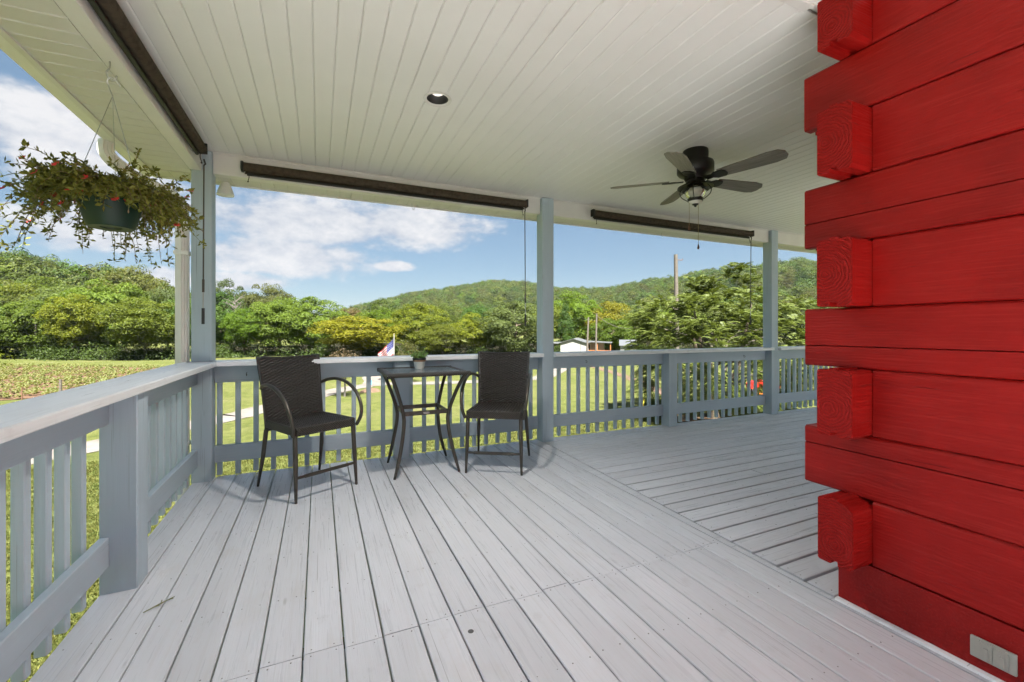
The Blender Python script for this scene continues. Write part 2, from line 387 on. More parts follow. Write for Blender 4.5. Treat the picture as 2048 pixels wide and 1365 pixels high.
def sheet_glass(name, tint, milk, milkcol, rough, refl):
    """thin pane: see-through, a little milky, reflecting at its face"""
    t = NT(name); tr = t.n('ShaderNodeBsdfTransparent'); tr.inputs[0].default_value = (*tint, 1); df = t.n('ShaderNodeBsdfDiffuse'); df.inputs[0].default_value = (*milkcol, 1)
    a = t.n('ShaderNodeMixShader'); a.inputs[0].default_value = milk; t.l(tr.outputs[0], a.inputs[1]); t.l(df.outputs[0], a.inputs[2])
    gl = t.n('ShaderNodeBsdfGlossy'); gl.inputs['Roughness'].default_value = rough; lw = t.n('ShaderNodeLayerWeight'); lw.inputs[0].default_value = refl
    b = t.n('ShaderNodeMixShader'); t.l(lw.outputs['Fresnel'], b.inputs[0]); t.l(a.outputs[0], b.inputs[1]); t.l(gl.outputs[0], b.inputs[2]); t.l(b.outputs[0], t.out.inputs[0]); return t.m
M['glass'] = sheet_glass('table_glass', (.85, .92, .94), .30, (.62, .74, .80), .10, .55); M['lampglass'] = sheet_glass('lamp_glass', (.9, .9, .86), .45, (.72, .71, .64), .2, .3)
def emit(name, col, s):
    t = NT(name); e = t.n('ShaderNodeEmission'); e.inputs[0].default_value = (*col, 1); e.inputs[1].default_value = s; t.l(e.outputs[0], t.out.inputs[0]); return t.m
M['bulb'] = emit('lit_bulb', (1, .93, .82), .25)

# leaves
M['leaf_mid'] = leaf_mat('leaf_mid', (0.052, 0.085, 0.012), (0.109, 0.153, 0.021))
M['leaf_dark'] = leaf_mat('leaf_dark', (0.034, 0.060, 0.012), (0.073, 0.109, 0.019), .3)
M['leaf_bright'] = leaf_mat('leaf_bright', (0.077, 0.112, 0.010), (0.140, 0.177, 0.016))
M['leaf_yellow'] = leaf_mat('leaf_yellow', (0.102, 0.115, 0.009), (0.180, 0.180, 0.014), .35, .5, .08)
M['leaf_olive'] = leaf_mat('leaf_olive', (0.053, 0.065, 0.019), (0.093, 0.108, 0.031))
M['leaf_pale'] = leaf_mat('leaf_pale', (0.071, 0.099, 0.024), (0.118, 0.146, 0.037))
M['leaf_rust'] = leaf_mat('leaf_rust', (0.074, 0.056, 0.022), (0.118, 0.090, 0.034), .3, .6, .05)
M['leaf_brown'] = leaf_mat('leaf_brown', (0.105, 0.081, 0.046), (0.161, 0.124, 0.071), .3, .6, .05)
M['leaf_feather'] = leaf_mat('leaf_feather', (0.058, 0.085, 0.019), (0.127, 0.164, 0.042), .35, .45, .05)
M['leaf_basket'] = leaf_mat('leaf_basket', (.115, .125, .026), (.27, .265, .065), .4, .4, .02)
M['leaf_pot'] = leaf_mat('leaf_pot', (.15, .28, .08), (.27, .42, .15), .35, .4, .02)
M['leaf_hill'] = leaf_mat('leaf_hill', (0.036, 0.059, 0.013), (0.077, 0.103, 0.024), .3, .6, .22)
M['leaf_under'] = leaf_mat('leaf_under', (.022, .036, .008), (.050, .070, .014), .3)  # green darkened to paint in the shade at the foot of the trees
M['leaf_crop'] = leaf_mat('leaf_crop', (.115, .135, .045), (.19, .20, .085), .3, .5, .1)
M['grass'] = leaf_mat('grass_blade', (.095, .115, .026), (.185, .195, .058), .35, .6, .12)
M['stem'] = plain('plant_stem', (.16, .105, .055), .7); M['stemgreen'] = plain('green_stem', (.17, .18, .06), .6)

# ------------------------------------------------------------------ ground and hills
GZ = -2.8
def lerp_table(tab, x):
    return np.interp(x, [p[0] for p in tab], [p[1] for p in tab])
# azimuth (deg from +Y towards +X) -> elevation of the wooded skyline
NEAR_HILL = [(-180, 4.0), (-90, 5.0), (-45, 6.4), (-32.8, 6.7), (-25.8, 7.1), (-22.9, 6.9), (-19.6, 6.6), (-17.1, 6.1), (-13.9, 5.1), (-10.5, 4.3), (-5.2, 3.6), (-1, 2.2), (3, .6), (8, 0), (80, 0), (120, 3), (180, 4)]
FAR_HILL = [(-180, 2), (-60, 1.2), (-2.1, 1.3), (2.9, 2.8), (8.9, 4.5), (13.3, 5.5), (17.9, 6.1), (21.8, 6.6), (25.2, 6.5), (29.8, 5.8), (35.6, 5.8), (41.9, 6.7), (47.7, 7.3), (53, 7.8), (57.9, 8.3), (62.2, 8.3), (69.6, 7.9), (90, 6), (180, 3)]
FAR_R = [(-180, 700), (25, 720), (36, 640), (48, 520), (62, 470), (90, 480), (180, 600)]
def ss(x): x = np.clip(x, 0, 1); return x * x * (3 - 2 * x)
def hill_z(r, az):
    n1 = np.sin(az * .31 + r * .011) * .5 + np.sin(az * .77 - r * .023) * .3
    RN = 250.0; hN = np.maximum(RN * np.tan(np.radians(lerp_table(NEAR_HILL, az))) - 8.5, 0)
    zN = hN * ss((r - 118) / (RN - 118)) ** .9 * (1 - .5 * ss((r - RN - 10) / 200))
    RF = lerp_table(FAR_R, az); hF = np.maximum(RF * np.tan(np.radians(lerp_table(FAR_HILL, az))) - 11, 0)
    zF = hF * ss((r - 170) / (RF - 170)) * (1 - .45 * ss((r - RF - 15) / 500))
    return np.maximum(zN, zF) + n1 * 2.2 * ss((r - 150) / 150) + GZ
def build_ground():
    az = np.concatenate([np.arange(-180, -50, 5), np.arange(-50, 90, .8), np.arange(90, 180.1, 5)])
    rr = np.concatenate([[0.5, 2, 4, 7, 11, 16, 22, 30, 40, 55, 75, 100], np.arange(118, 760, 14), [800, 900, 1100, 1400, 2000, 3000]])
    A_, R_ = np.meshgrid(np.radians(az), rr); Z = hill_z(R_, np.degrees(A_))
    X = R_ * np.sin(A_); Y = R_ * np.cos(A_); na, nr = len(az), len(rr)
    co = np.stack([X, Y, Z], -1).reshape(-1, 3)
    fs = []
    for i in range(nr - 1):
        for j in range(na - 1):
            fs.append((i * na + j, (i + 1) * na + j, (i + 1) * na + j + 1, i * na + j + 1))
    me = bpy.data.meshes.new('ground'); me.from_pydata([tuple(p) for p in co] + [(0, 0, GZ)], [], fs + [(len(co), j, j + 1) for j in range(na - 1)])
    me.polygons.foreach_set('use_smooth', [True] * len(me.polygons))
    t = NT('lawn'); v = t.coords('Object')
    n1 = t.noise(v, .30, 5, .62); n2 = t.noise(v, 2.6, 5, .68); n3 = t.noise(v, 30, 3, .75); mw = t.noise(t.coords('Object', (.5, 3.2, 1)), 1.0, 4, .6)
    c = t.mix(t.range(n2, .33, .67), (.042, .054, .012), (.115, .126, .036))
    c = t.mix(t.math('MULTIPLY', t.range(mw, .42, .66), .45), c, (.092, .104, .027))
    c = t.mix(t.math('MULTIPLY', t.range(n1, .47, .72), .7), c, (.125, .122, .050))
    c = t.mix(t.math('MULTIPLY', t.range(n3, .45, .68), .7), c, (.026, .034, .009))
    c = t.mix(t.math('MULTIPLY', t.range(t.math('ADD', n1, t.math('MULTIPLY', n2, .3)), .80, .90), .55), c, (.16, .12, .075))
    sep = t.n('ShaderNodeSeparateXYZ'); t.l(v, sep.inputs[0])
    c = t.mix(t.range(sep.outputs[2], GZ + 1.2, GZ + 5), c, (.022, .028, .008))
    t.bsdf(c, .95, 0, t.bump(t.math('ADD', n3, n2), .8, .06), .1)
    me.materials.append(t.m); tag(link('ground', me), kind='structure')
build_ground()

def flat_sheet(name, pts, z, mat, thick=0):
    mb = MB(); mb.add([(x, y, z) for x, y in pts], [tuple(range(len(pts)))]); o = mb.build(name, mat); tag(o, kind='structure'); return o
def soil_mat():
    t = NT('field_soil'); v = t.coords('Object'); n = t.noise(v, 2.2, 6, .65); n2 = t.noise(v, 14, 4, .6)
    t.bsdf(t.mix(t.range(t.math('ADD', t.math('MULTIPLY', n, .6), t.math('MULTIPLY', n2, .4)), .35, .65), (.075, .043, .025), (.125, .078, .050)), .95, 0, t.bump(n2, .8, .05), .1); return t.m
def gravel_mat():
    t = NT('gravel'); v = t.coords('Object'); n = t.noise(v, 1.2, 6, .6); n2 = t.noise(v, 30, 3, .7)
    t.bsdf(t.mix(t.range(t.math('ADD', t.math('MULTIPLY', n, .6), t.math('MULTIPLY', n2, .4)), .35, .65), (.095, .086, .075), (.165, .150, .134)), .95, 0, t.bump(n2, .6, .03), .1); return t.m
FIELD = [(-13.2, 36.2), (-14.3, 34.9), (-15.7, 34.3), (-17, 33.8), (-27, 30), (-60, 34), (-72, 62), (-48, 70), (-31, 66.6), (-13.7, 55.4), (-9.5, 50), (-9.2, 40)]
flat_sheet('field_soil', FIELD[::-1], GZ + .03, soil_mat())
def ribbon(name, cl, w, z, mat):
    cl = [p.to_2d() for p in spline([(x, y, 0) for x, y in cl], 6)]; L_, R_ = [], []
    for i, p in enumerate(cl):
        t = (cl[min(i + 1, len(cl) - 1)] - cl[max(i - 1, 0)]).normalized(); nrm = Vector((-t.y, t.x)); ww = w * (1 + .08 * math.sin(i * 1.7) + .05 * math.sin(i * 4.1))
        L_.append(p + nrm * ww / 2); R_.append(p - nrm * ww / 2)
    mb = MB(); n = len(cl)
    mb.add([(p.x, p.y, z) for p in L_] + [(p.x, p.y, z) for p in R_], [(i, n + i, n + i + 1, i + 1) for i in range(n - 1)])
    return tag(mb.build(name, mat), kind='structure')
gm = gravel_mat()
ribbon('driveway', [(-16, 12), (-9, 17.5), (-4.1, 23), (-3.2, 24.1), (.2, 29.4), (2.4, 32), (4.5, 33), (8, 32), (10.4, 31.7), (14.6, 31.2), (18.5, 33.5), (24, 42), (25, 56)], 1.75, GZ + .02, gm)
ribbon('side_lane', [(3.6, 32.6), (4.05, 38.5), (3.5, 46), (1, 56)], 1.5, GZ + .026, gm)
ribbon('mulch_strip', [(27.5, 40), (26.6, 37.4), (24.2, 30.4), (21.7, 24.8), (19.5, 20)], .9, GZ + .024, M['dirt'])
tag(ribbon('mulch_bed', [(14.2, 12.2), (15.4, 14.6), (17.2, 15.8)], 2.6, GZ + .03, M['dirt']), kind='structure')

# ------------------------------------------------------------------ foliage
def quads_mesh(name, V, mat, nper=4):
    """V: (n, nper, 3) array of leaf polygons"""
    n = V.shape[0]; me = bpy.data.meshes.new(name)
    me.vertices.add(n * nper); me.vertices.foreach_set('co', V.reshape(-1).astype(np.float32))
    me.loops.add(n * nper); me.loops.foreach_set('vertex_index', np.arange(n * nper, dtype=np.int32))
    me.polygons.add(n); me.polygons.foreach_set('loop_start', np.arange(0, n * nper, nper, dtype=np.int32))
    me.update(calc_edges=True)
    if mat: me.materials.append(mat)
    return me
def unit(a): return a / np.maximum(np.linalg.norm(a, axis=-1, keepdims=True), 1e-9)
def leaf_quads(g, P, Nn, size, aspect=.55, tilt=.7):
    """kite leaves at P facing roughly Nn"""
    n = len(P); Nn = unit(Nn + g.normal(0, tilt, (n, 3))); a = unit(np.cross(Nn, g.normal(0, 1, (n, 3)))); b = np.cross(Nn, a)
    s = (size * g.uniform(.65, 1.35, n))[:, None]
    return np.stack([P - a * s, P + b * s * aspect - a * s * .1, P + a * s, P - b * s * aspect - a * s * .1], 1)
def crown(seed, n_cl=80, per=75, shape='round', leaf=.03, rad=.13, low=.16):
    g = np.random.default_rng(seed); c = []
    while len(c) < n_cl:
        p = g.uniform(-1, 1, 3); r = np.linalg.norm(p)
        if r > 1 or r < .45 - .25 * (len(c) % 4 == 0): continue
        x, y, z = p * .5
        t = z + .5
        if shape == 'cone': k = 1.05 - .85 * t
        elif shape == 'tall': k = .75 + .25 * math.sin(t * 3.1)
        elif shape == 'flat': k = .65 + .5 * t
        else: k = 1.0 + .1 * math.sin(7 * math.atan2(y, x) + seed)
        c.append((x * k, y * k, low + (1 - low) * (.08 + .9 * t) + g.normal(0, .015)))
    c = np.array(c); cr = rad * g.uniform(.65, 1.35, n_cl)
    idx = np.repeat(np.arange(n_cl), per); d = unit(g.normal(0, 1, (len(idx), 3))); d[:, 2] = np.abs(d[:, 2]) * 1.1 - .38
    rr = g.uniform(.55, 1.05, len(idx)) ** .6
    P = c[idx] + d * (cr[idx] * rr)[:, None] * np.array([1, 1, .8])
    out = unit(c[idx] - np.array([0, 0, .5]))
    return leaf_quads(g, P, d * .8 + out * .35 + np.array([0, 0, .55]), leaf * .5, .6, .5)
def trunk_mesh(seed, mat, r=.022, top=.8, limbs=7, lean=.03):
    g = random.Random(seed); mb = MB()
    pts = [(lean * g.uniform(-1, 1) * t * 2, lean * g.uniform(-1, 1) * t * 2, t * top - .01) for t in (0, .2, .4, .6, .8, 1)]
    mb.tube(pts, [r * 1.35, r, r * .85, r * .66, r * .45, r * .2], 7)
    for i in range(limbs):
        t = g.uniform(.22, .85); a = g.uniform(0, 6.283); k = int(t * 5); p = Vector(pts[k]).lerp(Vector(pts[k + 1]), t * 5 - k); L = g.uniform(.18, .34)
        q = p + Vector((math.cos(a) * L, math.sin(a) * L, L * g.uniform(.3, .8)))
        mb.tube([p, p.lerp(q, .5) + Vector((0, 0, -.02)), q], [r * .5, r * .34, r * .12], 5)
    return mb.mesh('trunk', mat, True)
def obj_mat(o, m):
    o.material_slots[0].link = 'OBJECT'; o.material_slots[0].material = m
SHAPES = {}
for i, (sh, low) in enumerate([('round', .06), ('round', .10), ('tall', .03), ('flat', .16), ('round', .02)]):
    SHAPES[i] = quads_mesh('crown_leaves', crown(10 + i, 130, 200, sh, .0235, .115, low), M['leaf_mid'])
SHAPES['cone'] = quads_mesh('crown_leaves', crown(31, 110, 190, 'cone', .022, .10, .0), M['leaf_dark'])
TRUNKS = [trunk_mesh(50 + i, M['bark']) for i in range(3)]
TRUNKP = trunk_mesh(60, M['palebark'], .02, .75, 6)
def tree(x, y, h, w, kind, label, shape=None, trunk=None, seed=0, z=GZ):
    t = thing('tree', label, 'tree', (x, y, z - .1), (seed * 2.399) % 6.283, 'trees around the farm')
    c = link('crown', SHAPES[shape if shape is not None else seed % 5], t, wm(t) @ Matrix.Diagonal((w * 1.12, w * 1.12, h * 1.04, 1)))
    obj_mat(c, M['leaf_' + kind])
    link('trunk', trunk or TRUNKS[seed % 3], t, wm(t) @ Matrix.Diagonal((w * .9, w * .9, h, 1)))
    return t
TREES = [
    (-46.5, 88.7, 9.4, 12.4, 'dark', 'dark green tree at the far left end of the field edge'),
    (-42.6, 89.2, 8.8, 10.2, 'dark', 'dark shady tree behind the left corner of the crop field'),
    (-37.3, 84.6, 8.3, 9.1, 'mid', 'dark tree with a pale slanting trunk left of the bright yellow-green tree'),
    (-31.0, 79.6, 8.5, 6.4, 'bright', 'bright yellow-green tree standing out at the back edge of the crop field'),
    (-28.7, 85.1, 11.2, 10.6, 'mid', 'tall broad tree right of the bright yellow-green tree behind the field'),
    (-21.4, 73.1, 7.9, 8.5, 'mid', 'tree with a slender white trunk behind the field, left of the downspout'),
    (-21.8, 84.3, 10.5, 6.4, 'olive', 'tall dull green tree just left of the corner post'),
    (-43.9, 111.7, 12.5, 13.4, 'pale', 'pale green tree on the lower slope behind the bright yellow-green tree'),
    (-53.6, 124.8, 14.5, 11.0, 'mid', 'flat-topped tree with several thin trunks on the lower left slope'),
    (-55.0, 116.6, 13.0, 12.3, 'mid', 'round green tree low on the slope at the far left'),
    (-41.0, 133.4, 18.6, 14.0, 'pale', 'pale green tree high on the slope left of the downspout'),
    (-17.7, 80.2, 8.6, 7.9, 'dark', 'dark tree half hidden behind the corner post'),
    (-15.5, 88.0, 10.5, 7.9, 'dark', 'dark tree just right of the corner post'),
    (-10.1, 74.6, 6.8, 5.5, 'bright', 'yellow-green tree in front of the dead branches right of the corner post'),
    (-10.5, 109.9, 13.8, 9.0, 'olive', 'dull green tree on the ridge behind the left chair'),
    (-19.4, 118.2, 14.9, 9.3, 'olive', 'dull green tree on the skyline just right of the corner post'),
    (-5.6, 77.0, 8.5, 9.1, 'mid', 'large leafy tree above the back of the left chair'),
    (-1.4, 77.3, 9.4, 10.3, 'mid', 'large round green tree between the left chair and the yellow tree'),
    (5.4, 65.5, 5.7, 11.6, 'yellow', 'broad yellow-green tree behind the flag'),
    (6.0, 98.1, 8.5, 6.9, 'rust', 'small rusty brown tree top behind the yellow tree'),
    (12.9, 99.4, 10.5, 7.7, 'dark', 'dark round tree top behind the flagpole'),
    (10.7, 85.0, 7.6, 9.2, 'bright', 'light green tree behind the flagpole'),
    (15.2, 72.1, 8.5, 8.8, 'bright', 'tall bright green tree above the potted plant'),
    (23.7, 85.8, 9.0, 5.2, 'dark', 'dark narrow tree top between bright trees right of the potted plant'),
    (17.2, 64.6, 4.8, 7.0, 'mid', 'low green tree right of the potted plant'),
    (22.3, 64.5, 6.4, 6.9, 'bright', 'bright green tree above the right chair'),
    (28.8, 81.3, 8.7, 5.7, 'dark', 'dark round tree top behind the bright tree above the right chair'),
    (27.4, 60.1, 8.4, 9.7, 'olive', 'large hazy olive tree just left of the middle post'),
    (25.7, 65.2, 5.6, 6.5, 'mid', 'green tree between the bright tree and the hazy olive tree'),
    (35.8, 65.1, 8.3, 7.9, 'mid', 'green tree directly behind the middle post'),
    (41.8, 66.7, 10.5, 8.7, 'bright', 'bright green tree behind the white garage'),
    (34.4, 56.9, 8.0, 3.5, 'dark', 'dark conical evergreen left of the white garage'),
    (46.5, 62.5, 9.0, 8.5, 'yellow', 'round yellow-green tree behind the two leaning poles'),
    (39.8, 52.3, 5.5, 6.8, 'mid', 'low dense tree behind the two leaning poles'),
    (48.5, 57.2, 6.9, 8.6, 'mid', 'green tree behind the small metal-roofed shed'),
    (59.4, 61.1, 8.7, 11.7, 'mid', 'green tree behind the utility pole'),
    (67.1, 57.6, 8.2, 11.7, 'olive', 'dull green tree far behind the big feathery tree'),
    (83.2, 50.4, 9.6, 11.7, 'olive', 'dull green tree beside the red log corner'),
]
for i, (x, y, h, w, k, lab) in enumerate(TREES):
    sh = 'cone' if 'conical' in lab else (3 if 'flat' in lab or 'white trunk' in lab else None)
    tree(x, y, h, w, k, lab, sh, TRUNKP if ('white trunk' in lab or 'pale slanting' in lab or 'thin trunks' in lab) else None, i)

EDGE = [(-75, 96), (-60, 90), (-46, 86.5), (-37, 81.5), (-31, 76.5), (-24, 72.5), (-19, 72), (-12, 73), (-4, 74), (4, 64), (12, 66), (20, 62), (28, 58), (36, 54.5), (44, 51), (56, 50), (70, 48), (95, 40)]
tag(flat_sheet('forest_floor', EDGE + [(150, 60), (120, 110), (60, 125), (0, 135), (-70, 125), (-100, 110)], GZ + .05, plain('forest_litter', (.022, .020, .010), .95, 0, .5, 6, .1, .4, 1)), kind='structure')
# low undergrowth along the wood's edge (one mass nobody could count, shade painted into its leaf colour)
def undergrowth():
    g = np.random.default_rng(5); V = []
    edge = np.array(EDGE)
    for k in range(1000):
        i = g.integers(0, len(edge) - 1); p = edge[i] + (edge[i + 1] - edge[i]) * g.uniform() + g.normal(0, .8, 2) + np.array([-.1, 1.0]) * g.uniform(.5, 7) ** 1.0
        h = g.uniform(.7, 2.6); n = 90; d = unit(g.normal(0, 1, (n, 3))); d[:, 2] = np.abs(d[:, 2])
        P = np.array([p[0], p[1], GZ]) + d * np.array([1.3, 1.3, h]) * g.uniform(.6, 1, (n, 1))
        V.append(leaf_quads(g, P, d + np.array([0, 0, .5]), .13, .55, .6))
    o = link('undergrowth', quads_mesh('undergrowth', np.concatenate(V), M['leaf_under'])); tag(o, 'undergrowth along the edge of the woods, leaf colour darkened for shade', 'undergrowth', kind='stuff')
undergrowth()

def scatter(name, pts, scl, rot, idx, sources, label, cat, z_squash=None):
    """stuff: one object whose points carry instances of the source meshes"""
    coll = bpy.data.collections.new(name + '_sources')
    for i, me in enumerate(sources):
        o = bpy.data.objects.new('%s_%02d' % (name, i), me); coll.objects.link(o)
    me = bpy.data.meshes.new(name); me.from_pydata([tuple(p) for p in pts], [], [])
    for nm, typ, arr in (('scl', 'FLOAT', scl), ('rot', 'FLOAT', rot), ('idx', 'INT', idx)):
        at = me.attributes.new(nm, typ, 'POINT'); at.data.foreach_set('value', np.asarray(arr))
    ng = bpy.data.node_groups.new(name, 'GeometryNodeTree')
    ng.interface.new_socket('Geometry', in_out='INPUT', socket_type='NodeSocketGeometry'); ng.interface.new_socket('Geometry', in_out='OUTPUT', socket_type='NodeSocketGeometry')
    N = ng.nodes.new; L = ng.links.new
    gi = N('NodeGroupInput'); go = N('NodeGroupOutput'); ip = N('GeometryNodeInstanceOnPoints'); ci = N('GeometryNodeCollectionInfo')
    ci.inputs['Collection'].default_value = coll; ci.inputs['Separate Children'].default_value = True; ci.inputs['Reset Children'].default_value = True
    def attr(nm, typ):
        a = N('GeometryNodeInputNamedAttribute'); a.data_type = typ; a.inputs['Name'].default_value = nm; return a.outputs['Attribute']
    cx = N('ShaderNodeCombineXYZ'); L(attr('rot', 'FLOAT'), cx.inputs[2])
    L(gi.outputs[0], ip.inputs['Points']); L(ci.outputs[0], ip.inputs['Instance']); ip.inputs['Pick Instance'].default_value = True
    L(attr('idx', 'INT'), ip.inputs['Instance Index']); L(attr('scl', 'FLOAT'), ip.inputs['Scale'])
    er = N('FunctionNodeEulerToRotation'); L(cx.outputs[0], er.inputs[0]); L(er.outputs[0], ip.inputs['Rotation'])
    L(ip.outputs[0], go.inputs[0])
    o = link(name, me); md = o.modifiers.new('scatter', 'NODES'); md.node_group = ng
    return tag(o, label, cat, kind='stuff')

def hill_woods():
    g = np.random.default_rng(11)
    src = []
    for i in range(5):
        q = crown(70 + i, 36, 44, ['round', 'flat', 'round', 'tall', 'round'][i], .066, .19, .0)
        q = q * np.array([9.5, 9.5, 9.5]) ; src.append(quads_mesh('hill_crown', q, M[['leaf_hill', 'leaf_hill', 'leaf_mid', 'leaf_pale', 'leaf_olive'][i]]))
    def zone(a0, a1, r0, r1, n):
        az = g.uniform(a0, a1, n); r = np.sqrt(g.uniform(r0 ** 2, r1 ** 2, n)); return az, r
    az, r = [], []
    for z in [(-48, 4, 122, 275, 900), (-4, 34, 240, 760, 2300), (32, 80, 170, 560, 1900)]:
        a, b = zone(*z); az.append(a); r.append(b)
    az = np.concatenate(az); r = np.concatenate(r); z = hill_z(r, az); keep = z > GZ + 1.0
    az, r, z = az[keep], r[keep], z[keep]; a = np.radians(az)
    pts = np.stack([r * np.sin(a), r * np.cos(a), z - 1.5], 1); n = len(pts)
    scatter('hill_woods', pts, g.uniform(.7, 1.25, n), g.uniform(0, 6.28, n), g.choice(5, n, p=[.34, .26, .16, .12, .12]), src, 'green woods covering the hills beyond the farm', 'woods')
hill_woods()

def crops():
    g = np.random.default_rng(12); src = []
    for k in range(3):
        V = []
        for j in range(9):
            a = j * 2.4 + g.uniform(-.3, .3); L_ = g.uniform(.16, .28); d = np.array([math.cos(a), math.sin(a), 0]); s = np.array([-d[1], d[0], 0]) * L_ * .36
            b = d * .02 + np.array([0, 0, .05 + .02 * j]); m = b + d * L_ * .55 + np.array([0, 0, L_ * .45]); e = b + d * L_ + np.array([0, 0, L_ * .2])
            V.append(np.stack([b, m + s, e, m - s]))
        src.append(quads_mesh('crop_leaves', np.array(V), M['leaf_crop']))
    poly = [Vector(p) for p in FIELD]
    def inside(x, y):
        c = False; j = len(poly) - 1
        for i in range(len(poly)):
            if (poly[i].y > y) != (poly[j].y > y) and x < (poly[j].x - poly[i].x) * (y - poly[i].y) / (poly[j].y - poly[i].y) + poly[i].x: c = not c
            j = i
        return c
    pts = []; u = Vector((-.86, .51)); w = Vector((.51, .86))
    for i in range(-10, 75):
        for j in range(-20, 90):
            p = Vector((-10, 32)) + w * (i * 1.12 - 20) + u * (j * .62) + Vector((g.normal(0, .07), g.normal(0, .07)))
            if inside(p.x, p.y) and g.uniform() > .05: pts.append((p.x, p.y, GZ + .03))
    n = len(pts)
    scatter('crop_rows', pts, g.uniform(.65, 1.35, n), g.uniform(0, 6.28, n), g.integers(0, 3, n), src, 'rows of young light green crop plants in the brown field', 'crops')
crops()

def lawn_grass():
    g = np.random.default_rng(13); src = []
    for k in range(4):
        n = 16; V = []
        for j in range(n):
            a = g.uniform(0, 6.28); b = np.array([g.normal(0, .035), g.normal(0, .035), -.005]); d = np.array([math.cos(a), math.sin(a), 0]); h = g.uniform(.03, .075); s = np.array([-d[1], d[0], 0]) * .0035
            m = b + d * h * .25 + np.array([0, 0, h * .7]); e = b + d * h * .7 + np.array([0, 0, h])
            V.append(np.stack([b - s, b + s, m + s * .8, e]))
            V.append(np.stack([b - s, m + s * .8, e, m - s * .8]))
        src.append(quads_mesh('grass_tuft', np.array(V), M['grass']))
    P = []
    for (x0, x1, y0, y1, dens) in [(-7, -1.1, -.5, 9, 190), (-1.1, 9, 4.6, 10, 170), (-8, 14, 9, 17, 80)]:
        n = int((x1 - x0) * (y1 - y0) * dens); P.append(np.stack([g.uniform(x0, x1, n), g.uniform(y0, y1, n), np.full(n, GZ)], 1))
    P = np.concatenate(P); n = len(P)
    scatter('lawn_grass', P, g.uniform(.7, 1.5, n), g.uniform(0, 6.28, n), g.integers(0, 4, n), src, 'mown green lawn grass below the porch', 'grass')
lawn_grass()

# ------------------------------------------------------------------ porch deck
XL, XR, YB, YF = -.925, 8.4, -5.0, 4.27      # deck extents; unseen rear part lengthened to catch sun
XH = 5.0                                       # unseen house end, set short so an added wraparound porch catches sun
YR = -1.5                                      # side porch roof cut short so sunlit deck behind bounces light in
def build_deck():
    t = thing('porch_deck', 'light grey painted wooden porch floor of long boards', 'deck')
    nails = MB(); th = .03; g = .006
    def nail(x, y):
        nails.lathe([(.0001, .0014), (.0026, .0012), (.0032, .0)], (x, y, 0), 6)
    def plank(x0, x1, y0, y1, along):
        dz = rnd.uniform(-.0012, .0012)
        if along == 'Y': board('deck_board', ((x0 + x1) / 2, y0, -th / 2 + dz), ((x0 + x1) / 2, y1, -th / 2 + dz), x1 - x0, th, M['deck'], t, .0035)
        else: board('deck_board', (x0, (y0 + y1) / 2, -th / 2 + dz), (x1, (y0 + y1) / 2, -th / 2 + dz), y1 - y0, th, M['deck'], t, .0035)
    edges = [XL] + [.233 + .1445 * k for k in range(-7, 14)]
    joist = [1.76 - .406 * k for k in range(0, 17)] + [1.80 + .406 * k for k in range(0, 7)]
    for i in range(len(edges) - 1):
        a, b = edges[i] + g / 2, edges[i + 1] - g / 2; yj = 1.782 + rnd.uniform(-.012, .012); w = rnd.uniform(-.001, .0015)
        plank(a + w, b, yj + .0015, YF, 'Y'); plank(a, b - w, YB, yj - .0015, 'Y')
        for y in joist:
            yy = yj + (.018 if y > 1.78 else -.018) if abs(y - 1.78) < .05 else y + rnd.uniform(-.01, .01)
            for x in (a + .03, b - .03): nail(x + rnd.uniform(-.006, .006), yy)
    # tapering filler strip between the two runs of boards
    xe = edges[-1] + g / 2
    mb = MB(); mb.add([(xe, 1.195, -th), (2.140, 1.195, -th), (2.228, YF, -th), (xe, YF, -th), (xe, 1.195, -.0005), (2.140, 1.195, -.0005), (2.228, YF, -.0005), (xe, YF, -.0005)],
                      [(0, 3, 2, 1), (4, 5, 6, 7), (0, 1, 5, 4), (1, 2, 6, 5), (2, 3, 7, 6), (3, 0, 4, 7)])
    mb.build('filler_strip', M['deck'], t)
    mb = MB(); mb.box((xe, YB, -th), (2.147, 1.192, -.0008)); mb.build('filler_strip', M['deck'], t)
    y = YF; k = 0
    while y > 1.25:
        y0 = max(y - .139, 1.2); gap = .009 if k < 11 else .013
        xs = 2.145 + (2.228 - 2.140) * ((y0 - 1.195) / (YF - 1.195)) + .012
        if k in (10, 12): plank(xs, 3.435, y0, y - gap, 'X'); plank(3.438, XR, y0, y - gap, 'X')
        else: plank(xs, XR, y0, y - gap, 'X')
        for j in range(15):
            xx = xs + .03 + j * .406
            for yy in (y0 + .03, y - gap - .03): nail(xx + rnd.uniform(-.006, .006), yy)
        y -= .1395; k += 1
    y = 1.195
    while y > YB:
        plank(XH + .01, XR, y - .139, y - .009, 'X'); y -= .1395  # unseen wraparound deck, added to bounce sunlight onto the right side
    tag(nails.build('nail_heads', plain('nail_steel', (.22, .215, .21), .6, .2), t), 'small grey nail heads along the joists', kind='stuff')
    # frame under the boards
    def under(p0, p1, w=.04, h=.2): board('joist', p0, p1, w, h, M['rail'], t, .003)
    under((XL + .03, YB, -.135), (XL + .03, YF - .03, -.135)); under((XL + .06, YF - .03, -.135), (XR, YF - .03, -.135))
    for yy in joist:
        if yy > YB: under((XL + .055, yy, -.135), (2.19, yy, -.135))
    for j in range(16): under((2.27 + j * .406, 1.2, -.135), (2.27 + j * .406, YF - .06, -.135))
    for j in range(9): under((XH + .05 + j * .406, YB, -.135), (XH + .05 + j * .406, 1.15, -.135))
    for (x, y) in ((-.82, 4.15), (2.28, 4.15), (6.02, 4.15), (-.82, 1.0)):
        board('support_post', (x, y, GZ - .1), (x, y, -.24), .14, .14, M['rail'], t, .006)
    # knot hole and a fallen twig lie on the boards (things of their own below)
build_deck()

